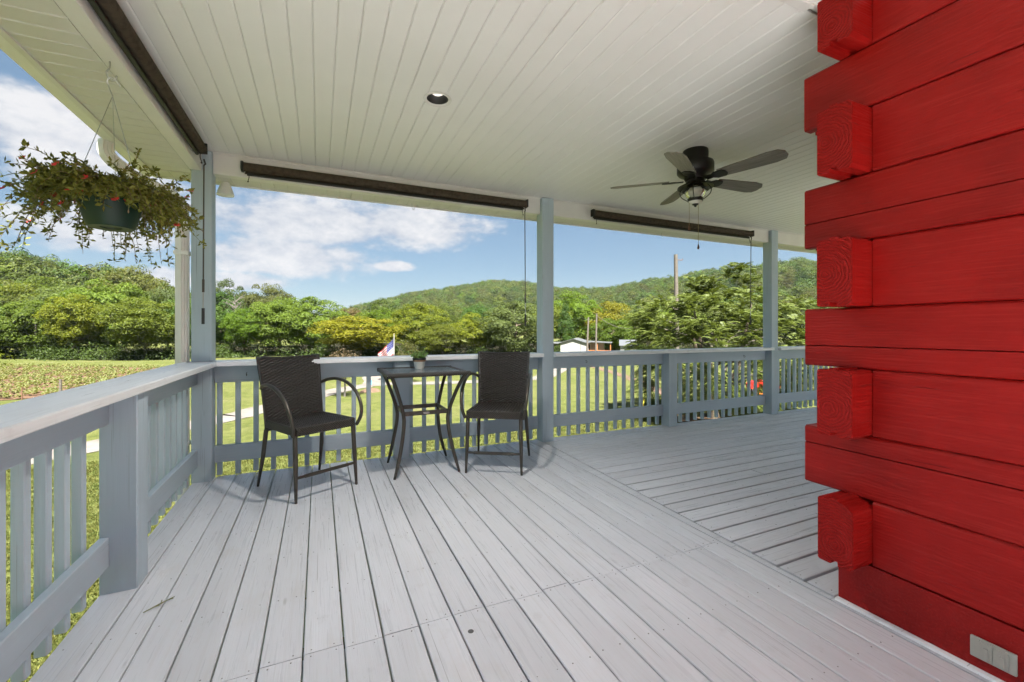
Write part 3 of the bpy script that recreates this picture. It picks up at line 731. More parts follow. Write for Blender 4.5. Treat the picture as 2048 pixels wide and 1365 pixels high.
# ------------------------------------------------------------------ log house
def build_house():
    t = thing('log_house', 'red painted log house with interlocking log ends at the corner', 'log house', (2.148, 1.187, 0))
    X0, X1, Y0, Y1 = 2.148, 2.29, 1.050, 1.187; ch = .007
    def ylog(z0, z1, yend, crack=None, c2=.009):
        pr = [(X0 + ch, z0), (X0 + .05, z0), (X0 + .052, z0 + .014), (X0 + .085, z0 + .014), (X0 + .087, z0), (X1 - ch, z0), (X1, z0 + ch), (X1, z1 - ch), (X1 - ch, z1), (X0 + c2, z1), (X0, z1 - c2)]
        if crack: pr += [(X0, crack + .0026), (X0 + .012, crack), (X0, crack - .0026)]
        pr += [(X0, z0 + ch)]
        pr = [(y - X0, z - (z0 + z1) / 2) for y, z in pr]   # local: x along the log, cross-section in y,z
        Mx = Matrix.Translation((X0, yend, (z0 + z1) / 2)) @ Matrix.Rotation(R(-90), 4, 'Z')
        mb2 = MB(); mb2.prism([(a, b) for a, b in pr], 0, 4.7, 'X', 0, 1)
        return link('log', mb2.mesh('log', [M['red'], M['redend']]), t, Mx)
    def xlog(z0, z1, xs, rt=.012, rb=.012):
        m = (Y0 + Y1) / 2
        pr = [(Y0 + rb, z0), (m - .012, z0), (m - .010, z0 + .018), (m + .016, z0 + .018), (m + .018, z0), (Y1 - ch, z0), (Y1, z0 + ch), (Y1, z1 - ch), (Y1 - ch, z1)]
        if xs < X0: pr += [(m + .02, z1), (m + .018, z1 + .009), (m - .012, z1 + .009), (m - .014, z1)]
        if rt > .02: pr += [(Y0 + rt, z1 - .004), (Y0 + rt * .45, z1 - rt * .25), (Y0 + rt * .12, z1 - rt * .6), (Y0, z1 - rt)]
        else: pr += [(Y0 + rt, z1), (Y0, z1 - rt)]
        pr += [(Y0, z0 + rb)]
        zc = (z0 + z1) / 2
        mb = MB(); mb.prism([(a - Y0, b - zc) for a, b in pr], 0, XH - xs, 'X', 0, 1)
        return link('log', mb.mesh('log', [M['red'], M['redend']]), t, Matrix.Translation((xs, Y0, zc)))
    b = [.0, .212, .490, .762, 1.049, 1.320, 1.609, 1.895, 2.178, 2.440, 2.700]
    # base course
    mb = MB(); mb.prism([(X0 + .002, .012), (X1, .012), (X1, b[1] - .003), (X0 + .002, b[1] - .003)], -3.6, 1.18, 'Y'); mb.build('base_board', M['red'], t)
    mb = MB(); mb.prism([(1.05, .012), (1.181, .012), (1.181, b[1] - .004), (1.05, b[1] - .004)], X1 + .002, XH, 'X'); mb.build('base_board', M['red'], t)
    mb = MB(); mb.prism([(X0 - .022, .001), (X0 + .001, .001), (X0 + .001, .012), (X0 - .018, .010)], -3.6, 1.183, 'Y'); mb.build('shoe_moulding', M['cap'], t)
    s = .0014
    for i in range(1, 10):
        z0, z1 = b[i] + s, b[i + 1] - s
        if i % 2:   # cross log pokes out of the wall, wall log butts behind it
            xlog(z0, z1, 2.008 + rnd.uniform(-.004, .004), .045 if i == 1 else .012)
            ylog(z0, z1, Y0 - .003)
        else:       # wall log runs past the corner
            ylog(z0, z1, 1.326 + rnd.uniform(-.005, .005), {6: z0 + .115, 4: z0 + .095, 2: z0 + .19}.get(i))
            xlog(z0, z1, X1 + .003)
    mb = MB(); mb.box((XH - .14, -3.6, .006), (XH, 1.04, 2.66)); mb.build('side_wall', M['red'], t)
    mb = MB(); mb.box((2.16, -3.6, GZ - .1), (XH, 1.17, .005)); mb.build('foundation_wall', M['concrete'], t)
build_house()
def build_outlet():
    t = thing('outdoor_outlet', 'ivory double outdoor outlet cover low on the red log wall', 'outlet', (2.1465, .686, .088))
    x = 2.1462
    def plate(name, y0, y1, z0, z1, d0, d1, m='ivory'):
        mb = MB(); mb.prism([(p[0] + (y0 + y1) / 2, p[1] + (z0 + z1) / 2) for p in chamfer_rect(y1 - y0, z1 - z0, .002)], x - d1, x - d0, 'X'); return mb.build(name, M[m], t)
    plate('cover_plate', .629, .743, .052, .124, 0, .007)
    for y0 in (.648, .687):
        p = plate('flap', y0, y0 + .036, .058, .113, .0072, .011); plate('flap_rib', y0 + .009, y0 + .022, .060, .100, .0112, .0165)
    for (a, c) in ((.650, .656), (.681, .693), (.716, .722)): plate('hinge', a, c, .112, .119, .0073, .0135)
build_outlet()

# ------------------------------------------------------------------ posts and railings
CAPZ = .965
def post(label, x, y, top=2.655, s=.14):
    o = board('porch_post', (x, y, .001), (x, y, top), s, s, M['post'], None, .006)
    return tag(o, label, 'post', 'porch posts')
P1 = (-.858, 4.225); P2 = (2.280, 4.200); P3 = (6.015, 4.205)
post('tall blue-grey corner post beside the white downspout', *P1)
post('tall blue-grey porch post behind the right-hand chair', *P2)
post('tall blue-grey porch post nearest the red log corner', *P3)
post('tall blue-grey porch post far along behind the red logs', 8.2, 4.205)
post('tall blue-grey porch post on the left side behind the camera', -.835, .95)
def railing(label, a, b, shorts, out, bal0, caps, near_cap=0):
    """rail from a to b (post faces); out = outward unit vector; shorts = short post centres along the run"""
    a, b, out = Vector((*a, 0)), Vector((*b, 0)), Vector((*out, 0)); d = (b - a).normalized(); L = (b - a).length
    t = thing('porch_railing', label, 'railing', tuple((a + b) / 2))
    up = Vector((0, 0, 1)); rf = out * .012; bf = out * .052   # offsets of board centre and baluster centre from the run line
    cuts = [0] + sum([[s - .07, s + .07] for s in shorts], []) + [L]
    for s in shorts:
        c = a + d * s - out * .04; board('short_post', c + up * .001, c + up * (CAPZ - .0405), .14, .14, M['post'], t, .005)
    for i in range(0, len(cuts), 2):
        p, q = a + d * (cuts[i] + .002) + rf, a + d * (cuts[i + 1] - .002) + rf
        board('top_rail', p + up * .853, q + up * .853, .038, .14, M['rail'], t, .004)
        board('bottom_rail', p + up * .194, q + up * .194, .038, .138, M['rail'], t, .004)
    k = bal0
    while k < L - .03:
        if all(abs(k - s) > .062 for s in shorts):
            p = a + d * k + bf; board('baluster', p + up * (.008 + rnd.uniform(-.006, .006)), p + up * .922, .038, .038, M['baluster'], t, .004)
        k += .132
    for (c0, c1) in caps:
        p, q = a + d * c0 - out * .025 + up * (CAPZ - .02), a + d * c1 - out * .025 + up * (CAPZ - .02)
        board('cap_board', p, q, .245, .039, M['cap'], t, .005)
    return t
# run line = inner face of the rail boards
railing('blue-grey wooden railing along the left side of the porch', (-.893, -2.0), (-.893, 4.155), [2.95 - .07, 4.647], (-1, 0), .10, [(0, 6.153)])
railing('blue-grey wooden railing behind the chairs and table', (-.788, 4.238), (2.210, 4.238), [1.503], (0, 1), .028, [(-.16, 2.996)])
railing('blue-grey wooden railing between the two right-hand posts', (2.350, 4.238), (5.945, 4.238), [1.725], (0, 1), .155, [(.002, 3.593)])
railing('blue-grey wooden railing at far right beside the red log corner', (6.085, 4.238), (8.13, 4.238), [], (0, 1), .08, [(.002, 2.043)])
def cup_hook(label, p, n):
    p, n = Vector(p), Vector(n); mb = MB(); pts = [p, p + n * .02] + [p + n * .02 + n * (.013 * math.sin(w)) + Vector((0, 0, .013 * math.cos(w) - .013)) for w in (.6, 1.4, 2.3, 3.1, 3.9, 4.6)]
    mb.tube(pts, .0028, 6); mb.lathe([(.0001, .001), (.006, .0), (.0001, -.001)], tuple(p), 8)
    return tag(mb.build('rail_hook', M['blackmetal'], None, True), label, 'hook', 'dark hooks on the rail boards')
cup_hook('dark tie-down hook on the top rail beside the left chair', (-.556, 4.2295, .86), (0, -1, 0))
cup_hook('dark tie-down hook on the top rail just right of the middle post', (2.829, 4.2295, .862), (0, -1, 0))
cup_hook('dark tie-down hook on the top rail near the far right post', (5.471, 4.2295, .858), (0, -1, 0))

# ------------------------------------------------------------------ roof, ceiling, beams, soffit
CZ = 2.663
def build_roof():
    t = thing('porch_roof', 'white porch roof with planked ceiling, boxed beams and vinyl soffit', 'porch roof', (2, 1, CZ))
    pitch = .106
    def plank(p0, p1, w, name='ceiling_plank', z=CZ, dn=True):
        """vinyl plank, flat face down, beaded edges"""
        M_, L = frame((p0[0], p0[1], z), (p1[0], p1[1], z)); a = w / 2
        key = ('pl', round(L, 3), round(w, 4), name)
        if key not in _bars:
            mb = MB(); mb.prism([(-a, .012), (-a, .0045), (-a + .0060, .0), (a - .0065, .0), (a - .0014, .0042), (a - .0015, .012)], 0, L, 'X')
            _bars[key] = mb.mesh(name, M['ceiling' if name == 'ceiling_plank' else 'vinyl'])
        return link(name, _bars[key], t, M_ @ Matrix.Translation((0, 0, rnd.uniform(-.0006, .0006))))
    x = -.771 - pitch
    while x < 8.3:
        plank((x + pitch / 2, 1.235), (x + pitch / 2, 4.185), pitch); x += pitch
    y = 1.2
    while y > YR:
        plank((-.86, y - pitch / 2), (2.146, y - pitch / 2), pitch); plank((XH + .002, y - pitch / 2), (8.38, y - pitch / 2), pitch); y -= pitch
    board('ceiling_trim', (-.86, 1.218, CZ - .003), (2.0, 1.218, CZ - .003), .045, .014, M['trimwhite'], t, .003)
    board('ceiling_trim', (2.0, 1.20, CZ - .003), (8.3, 1.20, CZ - .003), .03, .014, M['trimwhite'], t, .003)
    board('ceiling_trim', (2.136, YR, CZ - .003), (2.136, 1.035, CZ - .003), .022, .014, M['trimwhite'], t, .003)
    # boxed beams
    def beam(x0, x1, y0, y1, z0=2.487, z1=2.668):
        mb = MB()
        if abs(x1 - x0) > abs(y1 - y0): board('beam', (x0, (y0 + y1) / 2, (z0 + z1) / 2), (x1, (y0 + y1) / 2, (z0 + z1) / 2), y1 - y0, z1 - z0, M['trimwhite'], t, .003)
        else: board('beam', ((x0 + x1) / 2, y0, (z0 + z1) / 2), ((x0 + x1) / 2, y1, (z0 + z1) / 2), x1 - x0, z1 - z0, M['trimwhite'], t, .003)
    beam(-.936, -.857, YR, 4.152, 2.490)
    beam(-.786, 2.208, 4.182, 4.262); beam(2.352, 5.943, 4.182, 4.262); beam(6.087, 8.4, 4.182, 4.262)
    for (a, b) in ((-.786, 2.208), (2.352, 5.943), (6.087, 8.4)):
        board('ceiling_trim', (a, 4.174, CZ - .006), (b, 4.174, CZ - .006), .014, .012, M['trimwhite'], t, .002)
    # soffit panels
    y = 4.255
    while y > YR:
        plank((-.938, y - pitch / 2), (-1.216, y - pitch / 2), pitch, 'soffit_panel', 2.491); y -= pitch
    x = -1.21
    while x < 8.4:
        plank((x + pitch / 2, 4.264), (x + pitch / 2, 4.440), pitch, 'soffit_panel', 2.489); x += pitch
    # trims and gutter
    board('fascia_trim', (-1.232, YR, 2.488), (-1.232, 4.47, 2.488), .030, .014, M['trimwhite'], t, .002)
    board('fascia_trim', (-1.214, 4.452, 2.486), (8.4, 4.452, 2.486), .022, .014, M['trimwhite'], t, .002)
    board('fascia', (-1.257, YR, 2.575), (-1.257, 4.49, 2.575), .018, .16, M['alum'], t, .002); board('fascia', (-1.245, 4.475, 2.575), (8.4, 4.475, 2.575), .02, .16, M['alum'], t, .002)
    gz = 2.498
    mb = MB(); mb.prism([(-1.268, gz), (-1.325, gz), (-1.345, gz + .035), (-1.352, gz + .075), (-1.372, gz + .085), (-1.372, gz + .10), (-1.366, gz + .10), (-1.366, gz + .088), (-1.347, gz + .078), (-1.340, gz + .037), (-1.322, gz + .004), (-1.268, gz + .004)], YR, 4.50, 'Y')
    mb.build('gutter', M['alum'], t)
    # roof covering above
    mb = MB(); e = 2.66; x0, x1, y0, y1 = -1.30, 8.4, YR, 4.49
    mb.add([(x0, y0, e), (x1, y0, e), (x1, y1, e), (x0, y1, e), (x0 + 3.3, y0, e + 1.5), (x1, y0, e + 1.5), (x1, y1 - 3.3, e + 1.5), (x0 + 3.3, y1 - 3.3, e + 1.5)],
           [(4, 5, 6, 7), (2, 3, 7, 6), (3, 0, 4, 7), (0, 1, 5, 4), (1, 2, 6, 5)])
    mb.build('roof_covering', M['roofing'], t)
    mb = MB(); mb.box((-1.245, YR, 2.775), (8.4, 4.465, 2.795)); mb.build('sheathing', M['trimwhite'], t)
build_roof()

def build_downspout():
    t = thing('downspout', 'white corrugated downspout running down behind the corner post', 'downspout', (-1.035, 4.2, 2.4))
    def ribbed(pts, wd, dp):
        """rectangular corrugated pipe along pts with fixed frame"""
        pts = [Vector(p) for p in pts]; prof = []
        for i in range(4):
            for k in range(7):
                f = (k + .5) / 7 * 2 - 1; o = .78 if k % 2 else 1.0
                a, b = wd / 2, dp / 2
                prof.append([(f * a, -b * o), (a * o, f * b), (-f * a, b * o), (-a * o, -f * b)][i])
        mb = MB(); n = len(prof); k0 = 0
        for i, p in enumerate(pts):
            tn = (pts[min(i + 1, len(pts) - 1)] - pts[max(i - 1, 0)]).normalized()
            ax = Vector((0, 1, 0)) if abs(tn.y) < .5 else Vector((1, 0, 0)); ax = Vector((.62, .78, 0)); ax = (ax - tn * ax.dot(tn)).normalized() if abs(ax.dot(tn)) < .95 else Vector((1, 0, 0)); bx = tn.cross(ax)
            for (u, v) in prof: mb.v.append(tuple(p + ax * u + bx * v))
        for i in range(len(pts) - 1):
            for j in range(n): mb.f.append((i * n + j, i * n + (j + 1) % n, (i + 1) * n + (j + 1) % n, (i + 1) * n + j)); mb.m.append(0)
        return mb
    up = spline([(-1.318, 3.80, 2.505), (-1.318, 3.80, 2.42), (-1.26, 3.88, 2.355), (-1.12, 4.04, 2.30), (-1.02, 4.16, 2.235), (-.992, 4.195, 2.13), (-.992, 4.195, 2.08)], 5)
    ribbed(up, .075, .055).build('elbow', M['alum'], t)
    ribbed([(-.992, 4.195, 2.09), (-.992, 4.195, 1.0), (-.992, 4.195, GZ + .1)], .078, .06).build('pipe', M['alum'], t)
    for z in (1.815, .3):
        mb = MB(); mb.prism([(-1.04, 4.15), (-.944, 4.15), (-.944, 4.24), (-1.04, 4.24)], z, z + .028, 'Z'); mb.build('strap', M['alum'], t)
build_downspout()
mb = MB(); mb.lathe([(.0001, .11), (.03, .108), (.045, .07), (.062, .02), (.066, .0), (.058, .004), (.0001, .03)], (-.735, 4.385, 2.375), 20); mb.tube([(-.735, 4.385, 2.47), (-.735, 4.385, 2.492)], .014, 8)
tag(mb.build('soffit_fixture', M['alum'], None, True), 'small white cup-shaped fixture under the soffit right of the corner post', 'fixture')

# ------------------------------------------------------------------ lamps and fan
def build_downlight():
    c = (.675, 2.648, CZ)
    t = thing('recessed_light', 'round recessed ceiling light with black baffle and lit bulb', 'ceiling light', c)
    mb = MB(); mb.lathe([(.067, .0), (.085, -.001), (.088, -.006), (.086, -.009), (.070, -.006), (.066, -.002)], c, 40, closed=True); mb.build('trim_ring', M['trimwhite'], t, True)
    mb = MB(); mb.lathe([(.067, -.003), (.066, .004), (.058, .035), (.050, .062), (.0001, .064)], c, 32); mb.build('baffle', M['black'], t, True)
    mb = MB(); mb.lathe([(.0001, .030), (.030, .032), (.044, .042), (.046, .055)], c, 32); mb.build('bulb', M['bulb'], t, True)
    # cut the opening through the planks it sits in
    cm = MB(); cm.prism([(.069 * math.cos(w), .069 * math.sin(w)) for w in [i * math.pi / 20 for i in range(40)]], -.05, .05, 'Z')
    cut = bpy.data.objects.new('cutter', cm.mesh('cutter', M['black'])); COL.objects.link(cut); cut.location = c
    for o in [o for o in COL.objects if o.name.startswith('ceiling_plank')]:
        w = wm(o).translation
        if abs(w.x - c[0]) < .13 and w.y > 1 and abs(w.y - 1.235) < .01:
            o.data = o.data.copy(); md = o.modifiers.new('hole', 'BOOLEAN'); md.object = cut; md.operation = 'DIFFERENCE'; md.solver = 'EXACT'
            bpy.context.view_layer.update()
            me = bpy.data.meshes.new_from_object(o.evaluated_get(bpy.context.evaluated_depsgraph_get())); o.modifiers.clear(); o.data = me
    bpy.data.objects.remove(cut)
    ld = bpy.data.lights.new('recessed_lamp', 'SPOT'); ld.energy = 29; ld.color = (1, .95, .88); ld.spot_size = R(140); ld.spot_blend = 1.0; ld.shadow_soft_size = .075
    lo = bpy.data.objects.new('recessed_lamp', ld); COL.objects.link(lo); lo.location = (c[0], c[1], CZ - .012)
build_downlight()

def build_fan():
    cx, cy = 2.77, 2.57
    t = thing('ceiling_fan', 'black ceiling fan with five grey wooden blades and a caged glass lantern', 'ceiling fan', (cx, cy, CZ))
    c = (cx, cy, CZ)
    mb = MB(); mb.lathe([(.0001, .0), (.095, 0), (.098, -.02), (.096, -.085), (.10, -.09), (.135, -.10), (.14, -.115), (.14, -.175), (.128, -.19), (.09, -.21), (.08, -.235), (.0001, -.236)], c, 32); mb.build('motor_housing', M['blackmetal'], t, True)
    bz = -.235
    for k in range(5):
        a = R(66.3 + 72 * k); ca, sa = math.cos(a), math.sin(a)
        Rz = Matrix.Translation((cx, cy, CZ + bz)) @ Matrix.Rotation(a, 4, 'Z') @ Matrix.Rotation(R(-13), 4, 'X')
        mb = MB(); out = [(.20, .052), (.30, .060), (.45, .068), (.58, .074), (.645, .060), (.668, .025), (.668, -.030), (.635, -.066), (.56, -.074), (.45, -.068), (.30, -.060), (.20, -.052)]
        mb.prism(out, -.004, .004, 'Z'); b = mb.build('blade', M['blade'], t, False, Rz)
        mb = MB(); mb.prism([(.09, .03), (.14, .022), (.17, .045), (.235, .045), (.255, .02), (.255, -.02), (.235, -.045), (.17, -.045), (.14, -.022), (.09, -.03)], -.012, -.0045, 'Z'); link('blade_arm', mb.mesh('blade_arm', M['blackmetal']), t, Rz)
    # lantern
    mb = MB(); mb.lathe([(.0001, -.236), (.07, -.238), (.075, -.262), (.085, -.268), (.135, -.292), (.137, -.298), (.085, -.279), (.06, -.272)], c, 32); mb.build('lamp_hood', M['blackmetal'], t, True)
    prof = []
    for i in range(15):
        z = -.278 - i * .0078; r = .058 + .024 * math.sin(min(i / 14 * 3.0, 3.0)) + (.0016 if i % 2 else 0) - .018 * (i / 14) ** 3; prof.append((r, z))
    mb = MB(); mb.lathe(prof, c, 32); g_ = mb.build('glass_globe', M['lampglass'], t, True)
    mb = MB(); mb.lathe([(.0001, -.295), (.012, -.295), (.02, -.32), (.019, -.34), (.0001, -.355)], c, 12); mb.build('bulb', M['potwhite'], t, True)
    mb = MB(); mb.lathe([(.054, -.385), (.060, -.386), (.058, -.408), (.052, -.409)], c, 28, closed=True)
    mb.build('lamp_collar', M['blackmetal'], t, True)
    mb = MB(); mb.lathe([(.053, -.409), (.047, -.424), (.03, -.430), (.0001, -.432)], c, 24); mb.build('lower_glass', M['potwhite'], t, True)
    mb = MB(); mb.lathe([(.026, -.429), (.024, -.435), (.012, -.440), (.008, -.450), (.0001, -.455)], c, 16); mb.build('finial', M['blackmetal'], t, True)
    for k in range(4):
        a = R(35 + 90 * k); d = Vector((math.cos(a), math.sin(a), 0)); o = Vector(c)
        pts = spline([o + d * .082 + Vector((0, 0, -.272)), o + d * .116 + Vector((0, 0, -.315)), o + d * .108 + Vector((0, 0, -.36)), o + d * .060 + Vector((0, 0, -.398))], 4)
        mb = MB(); mb.tube(pts, .0035, 6); mb.build('cage_bar', M['blackmetal'], t, True)
    mb = MB(); mb.tube([Vector(c) + Vector((.103 * math.cos(w), .103 * math.sin(w), -.318)) for w in [i * math.pi / 12 for i in range(25)]], .0032, 6); mb.build('cage_ring', M['blackmetal'], t, True)
    for (dx, dy, z1, r, nm) in ((-.045, .02, 2.045, .011, 'm'), (.0, -.03, 1.885, .010, 'n')):
        p = Vector((cx + dx, cy + dy, CZ - .405)); q = Vector((cx + dx, cy + dy, z1))
        mb = MB(); mb.tube([p, q], .0016, 5); mb.build('pull_chain', M['brass'], t)
        mb = MB(); mb.lathe([(.0001, .022), (.004, .018), (r * .7, .004), (r, -.010), (r * .6, -.020), (.0001, -.022)], tuple(q), 12); mb.build('chain_pendant', M['rust'], t, True)
build_fan()

# ------------------------------------------------------------------ roll-up shades
def shade(label, p0, p1, inward, wand=None, tail=None):
    p0, p1, n = Vector(p0), Vector(p1), Vector(inward); d = (p1 - p0).normalized()
    t = thing('roll_up_shade', label, 'roller shade', tuple((p0 + p1) / 2), 0, 'rolled-up brown shades')
    mb = MB(); L = (p1 - p0).length; k = 40
    mb2 = MB(); pr = [(math.cos(w) * .036, math.sin(w) * .036) for w in [i * 2 * math.pi / 20 for i in range(20)]]
    Mx, _ = frame(p0, p1); mb2.prism(pr, 0, L, 'X'); link('shade_roll', mb2.mesh('shade_roll', M['shade'], True), t, Mx)
    dn = Vector((0, 0, -1))
    hb0, hb1 = p0 + dn * .052 - n * .022, p1 + dn * .052 - n * .022
    board('hem_bar', hb0 + d * .02, hb1 - d * .02, .022, .022, M['black'], t, .006)
    mb = MB(); q = p0 - n * .02; mb.add([tuple(p0 + dn * .02 - n * .032 + d * .01), tuple(p1 + dn * .02 - n * .032 - d * .01), tuple(hb1), tuple(hb0)], [(0, 1, 2, 3)])
    mb.add([tuple(p0 + dn * .02 - n * .034 + d * .01), tuple(p1 + dn * .02 - n * .034 - d * .01), tuple(hb1 - n * .002), tuple(hb0 - n * .002)], [(3, 2, 1, 0)]); mb.build('hanging_flap', M['shade'], t)
    for p, s in ((p0, -1), (p1, 1)):
        e = p + d * s * .004; Mb, _ = frame(e, e + d * s * .018)
        mb = MB(); mb.prism([(-.036, -.036), (.02, -.04), (.036, -.02), (.036, .03), (.018, .042), (-.036, .042)], 0, .016, 'X'); link('end_bracket', mb.mesh('end_bracket', M['black']), t, Mb)
    for p, s in ((p0, 1), (p1, -1)):
        e = p + d * s * .03 + dn * .05; mb = MB(); mb.tube(spline([e, e + dn * .03 + d * s * .006, e + dn * .065 + n * .008], 3), .003, 6); mb.lathe([(.0001, .008), (.008, 0), (.0001, -.008)], tuple(e + dn * .07 + n * .008), 10); mb.build('bungee_tail', M['black'], t, True)
    if wand:
        w0 = Vector(wand[0]); w1 = Vector(wand[1]); a = w0.lerp(w1, .72); b2 = w0.lerp(w1, .80); c2 = w0.lerp(w1, .9)
        mb = MB(); mb.tube([w0, a], .005, 8); mb.build('crank_wand', M['frame'], t, True)
        mb = MB(); mb.tube([a, b2], .0085, 8); mb.build('wand_grip', M['frame'], t, True)
        mb = MB(); mb.tube([b2, c2], .004, 8); mb.build('wand_joint', M['wire'], t, True)
        mb = MB(); mb.tube([c2, w1], .0105, 8); mb.build('wand_handle', M['black'], t, True)
        mb = MB(); mb.tube([w0 + Vector((0, 0, .045)), w0 + Vector((0, 0, .01)) + n * .01, w0], .006, 6); mb.build('wand_eye', M['black'], t, True)
    return t
shade('long rolled brown shade on the beam between corner post and middle post', (-.565, 4.135, 2.560), (2.005, 4.135, 2.560), (0, -1, 0), ((1.985, 4.105, 2.47), (1.99, 4.10, 1.262)))
shade('rolled brown shade on the beam right of the middle post', (2.88, 4.135, 2.560), (5.51, 4.135, 2.560), (0, -1, 0), ((5.47, 4.105, 2.47), (5.45, 4.10, 1.289)))
shade('rolled brown shade along the left beam above the hanging basket', (-.813, 3.93, 2.592), (-.813, 1.05, 2.592), (1, 0, 0), ((-.80, 3.945, 2.47), (-.80, 3.92, 1.262)))
def wire_hook(label, p):
    p = Vector(p); mb = MB(); mb.tube(spline([p, p + Vector((0, 0, -.03)), p + Vector((.004, 0, -.055)), p + Vector((.02, 0, -.06)), p + Vector((.028, 0, -.045))], 4), .0025, 6)
    tag(mb.build('soffit_hook', M['wire'], None, True), label, 'hook', 'plant hooks in the soffit')
wire_hook('small wire hook hanging from the front soffit between corner and middle posts', (.85, 4.36, 2.489))
wire_hook('small wire hook hanging from the front soffit right of the middle post', (4.1, 4.36, 2.489))

# ------------------------------------------------------------------ furniture
def woven(fn, nx, ny, thick, amp, sx, sy, mat, name, rim=True):
    """woven slab: fn(s,t)->point on the mid surface; strands sx per width, rows sy per height"""
    S = np.linspace(0, 1, nx); T = np.linspace(0, 1, ny); P = np.array([[fn(s, t) for s in S] for t in T])
    du = np.gradient(P, axis=1); dv = np.gradient(P, axis=0); Nn = unit(np.cross(du, dv))
    ss_, tt = np.meshgrid(S, T); row = np.floor(tt * sy - 1e-6)
    hgt = np.cos(np.pi * (ss_ * sx + row)) * np.abs(np.sin(np.pi * (tt * sy))) ** .5
    fade = np.minimum(1, np.minimum(np.minimum(ss_, 1 - ss_) * nx / 2, np.minimum(tt, 1 - tt) * ny / 2))[..., None]
    A = P + Nn * (thick / 2 + amp * hgt[..., None] * fade); B = P - Nn * (thick / 2 - amp * hgt[..., None] * fade)
    n = nx * ny; V = np.concatenate([A.reshape(-1, 3), B.reshape(-1, 3)]); F = []
    for j in range(ny - 1):
        for i in range(nx - 1):
            a = j * nx + i; F.append((a, a + 1, a + nx + 1, a + nx)); F.append((n + a, n + a + nx, n + a + nx + 1, n + a + 1))
    edge = [i for i in range(nx)] + [j * nx + nx - 1 for j in range(1, ny)] + [(ny - 1) * nx + i for i in range(nx - 2, -1, -1)] + [j * nx for j in range(ny - 2, 0, -1)]
    for k in range(len(edge)):
        a, b = edge[k], edge[(k + 1) % len(edge)]; F.append((b, a, n + a, n + b))
    me = bpy.data.meshes.new(name); me.from_pydata(V.tolist(), [], F); me.materials.append(mat); me.polygons.foreach_set('use_smooth', [True] * len(F))
    try: me.set_sharp_from_angle(angle=R(60))
    except Exception: pass
    return me
def make_chair(label):
    t = thing('wicker_chair', label, 'chair', (0, 0, 0), 0, 'dark wicker porch chairs')
    def back(s, u):
        x = (s - .5) * (.455 + .045 * u ** 2); k = 1 - (2 * s - 1) ** 2
        return (x, .205 + .075 * u + .03 * u * u + .022 * k, .435 + .565 * u - .012 * k * u)
    b = link('backrest', woven(back, 89, 281, .016, .0055, 18, 50, M['wicker'], 'backrest'), t)
    mb = MB(); mb.tube([Vector(back(0, u / 8)) for u in range(9)] + [Vector(back(s / 8, 1)) for s in range(1, 9)] + [Vector(back(1, 1 - u / 8)) for u in range(1, 9)], .0105, 8); mb.build('edge_binding', M['wicker'], b, True)
    def seat(s, u): return ((s - .5) * (.47 - .02 * u), -.262 + .475 * u, .497 + .004 * math.sin(3.14 * s) - .008 * u)
    st = link('seat', woven(seat, 89, 161, .052, .0050, 18, 36, M['wicker'], 'seat'), t)
    for (a_, b_) in (((-.228, -.262), (.228, -.262)), ((-.232, -.25), (-.222, .205)), ((.222, .205), (.232, -.25))):
        board('seat_edge', (*a_, .494), (*b_, .494), .022, .062, M['rim'], st, .006)
    for sx in (-1, 1):
        mb = MB(); mb.tube([(sx * .228, -.245, .485), (sx * .232, -.262, .25), (sx * .238, -.280, .0)], [.0165, .0165, .0095], 10); mb.build('leg', M['frame'], t, True)
        mb = MB(); mb.tube([(sx * .226, .208, .45), (sx * .236, .235, .25), (sx * .250, .295, .0)], [.0165, .016, .0095], 10); mb.build('leg', M['frame'], t, True)
        pts = spline([(sx * .240, .262, .765), (sx * .262, .185, .793), (sx * .277, .06, .808), (sx * .283, -.08, .785), (sx * .284, -.20, .722), (sx * .280, -.275, .63), (sx * .268, -.295, .545), (sx * .250, -.262, .468)], 5)
        mb = MB(); mb.tube(pts, .0135, 10); mb.build('armrest', M['frame'], t, True)
    mb = MB(); mb.tube([(-.233, -.270, .172), (-.165, -.270, .172)], .0105, 8); mb.tube([(-.17, -.270, .172), (.17, -.270, .172)], .0135, 8); mb.tube([(.165, -.270, .172), (.233, -.270, .172)], .0105, 8)
    mb.build('stretcher', M['frame'], t, True)
    return t
ch = make_chair('dark wicker armchair left of the small table, angled to the right')
ch2 = copy_tree(ch); ch2['label'] = 'dark wicker armchair right of the small table, in front of the middle post'
ch.matrix_basis = Matrix.Translation((-.075, 3.735, .001)) @ Matrix.Rotation(R(28.8), 4, 'Z')
ch2.matrix_basis = Matrix.Translation((1.49, 3.625, .001)) @ Matrix.Rotation(R(-31.5), 4, 'Z')

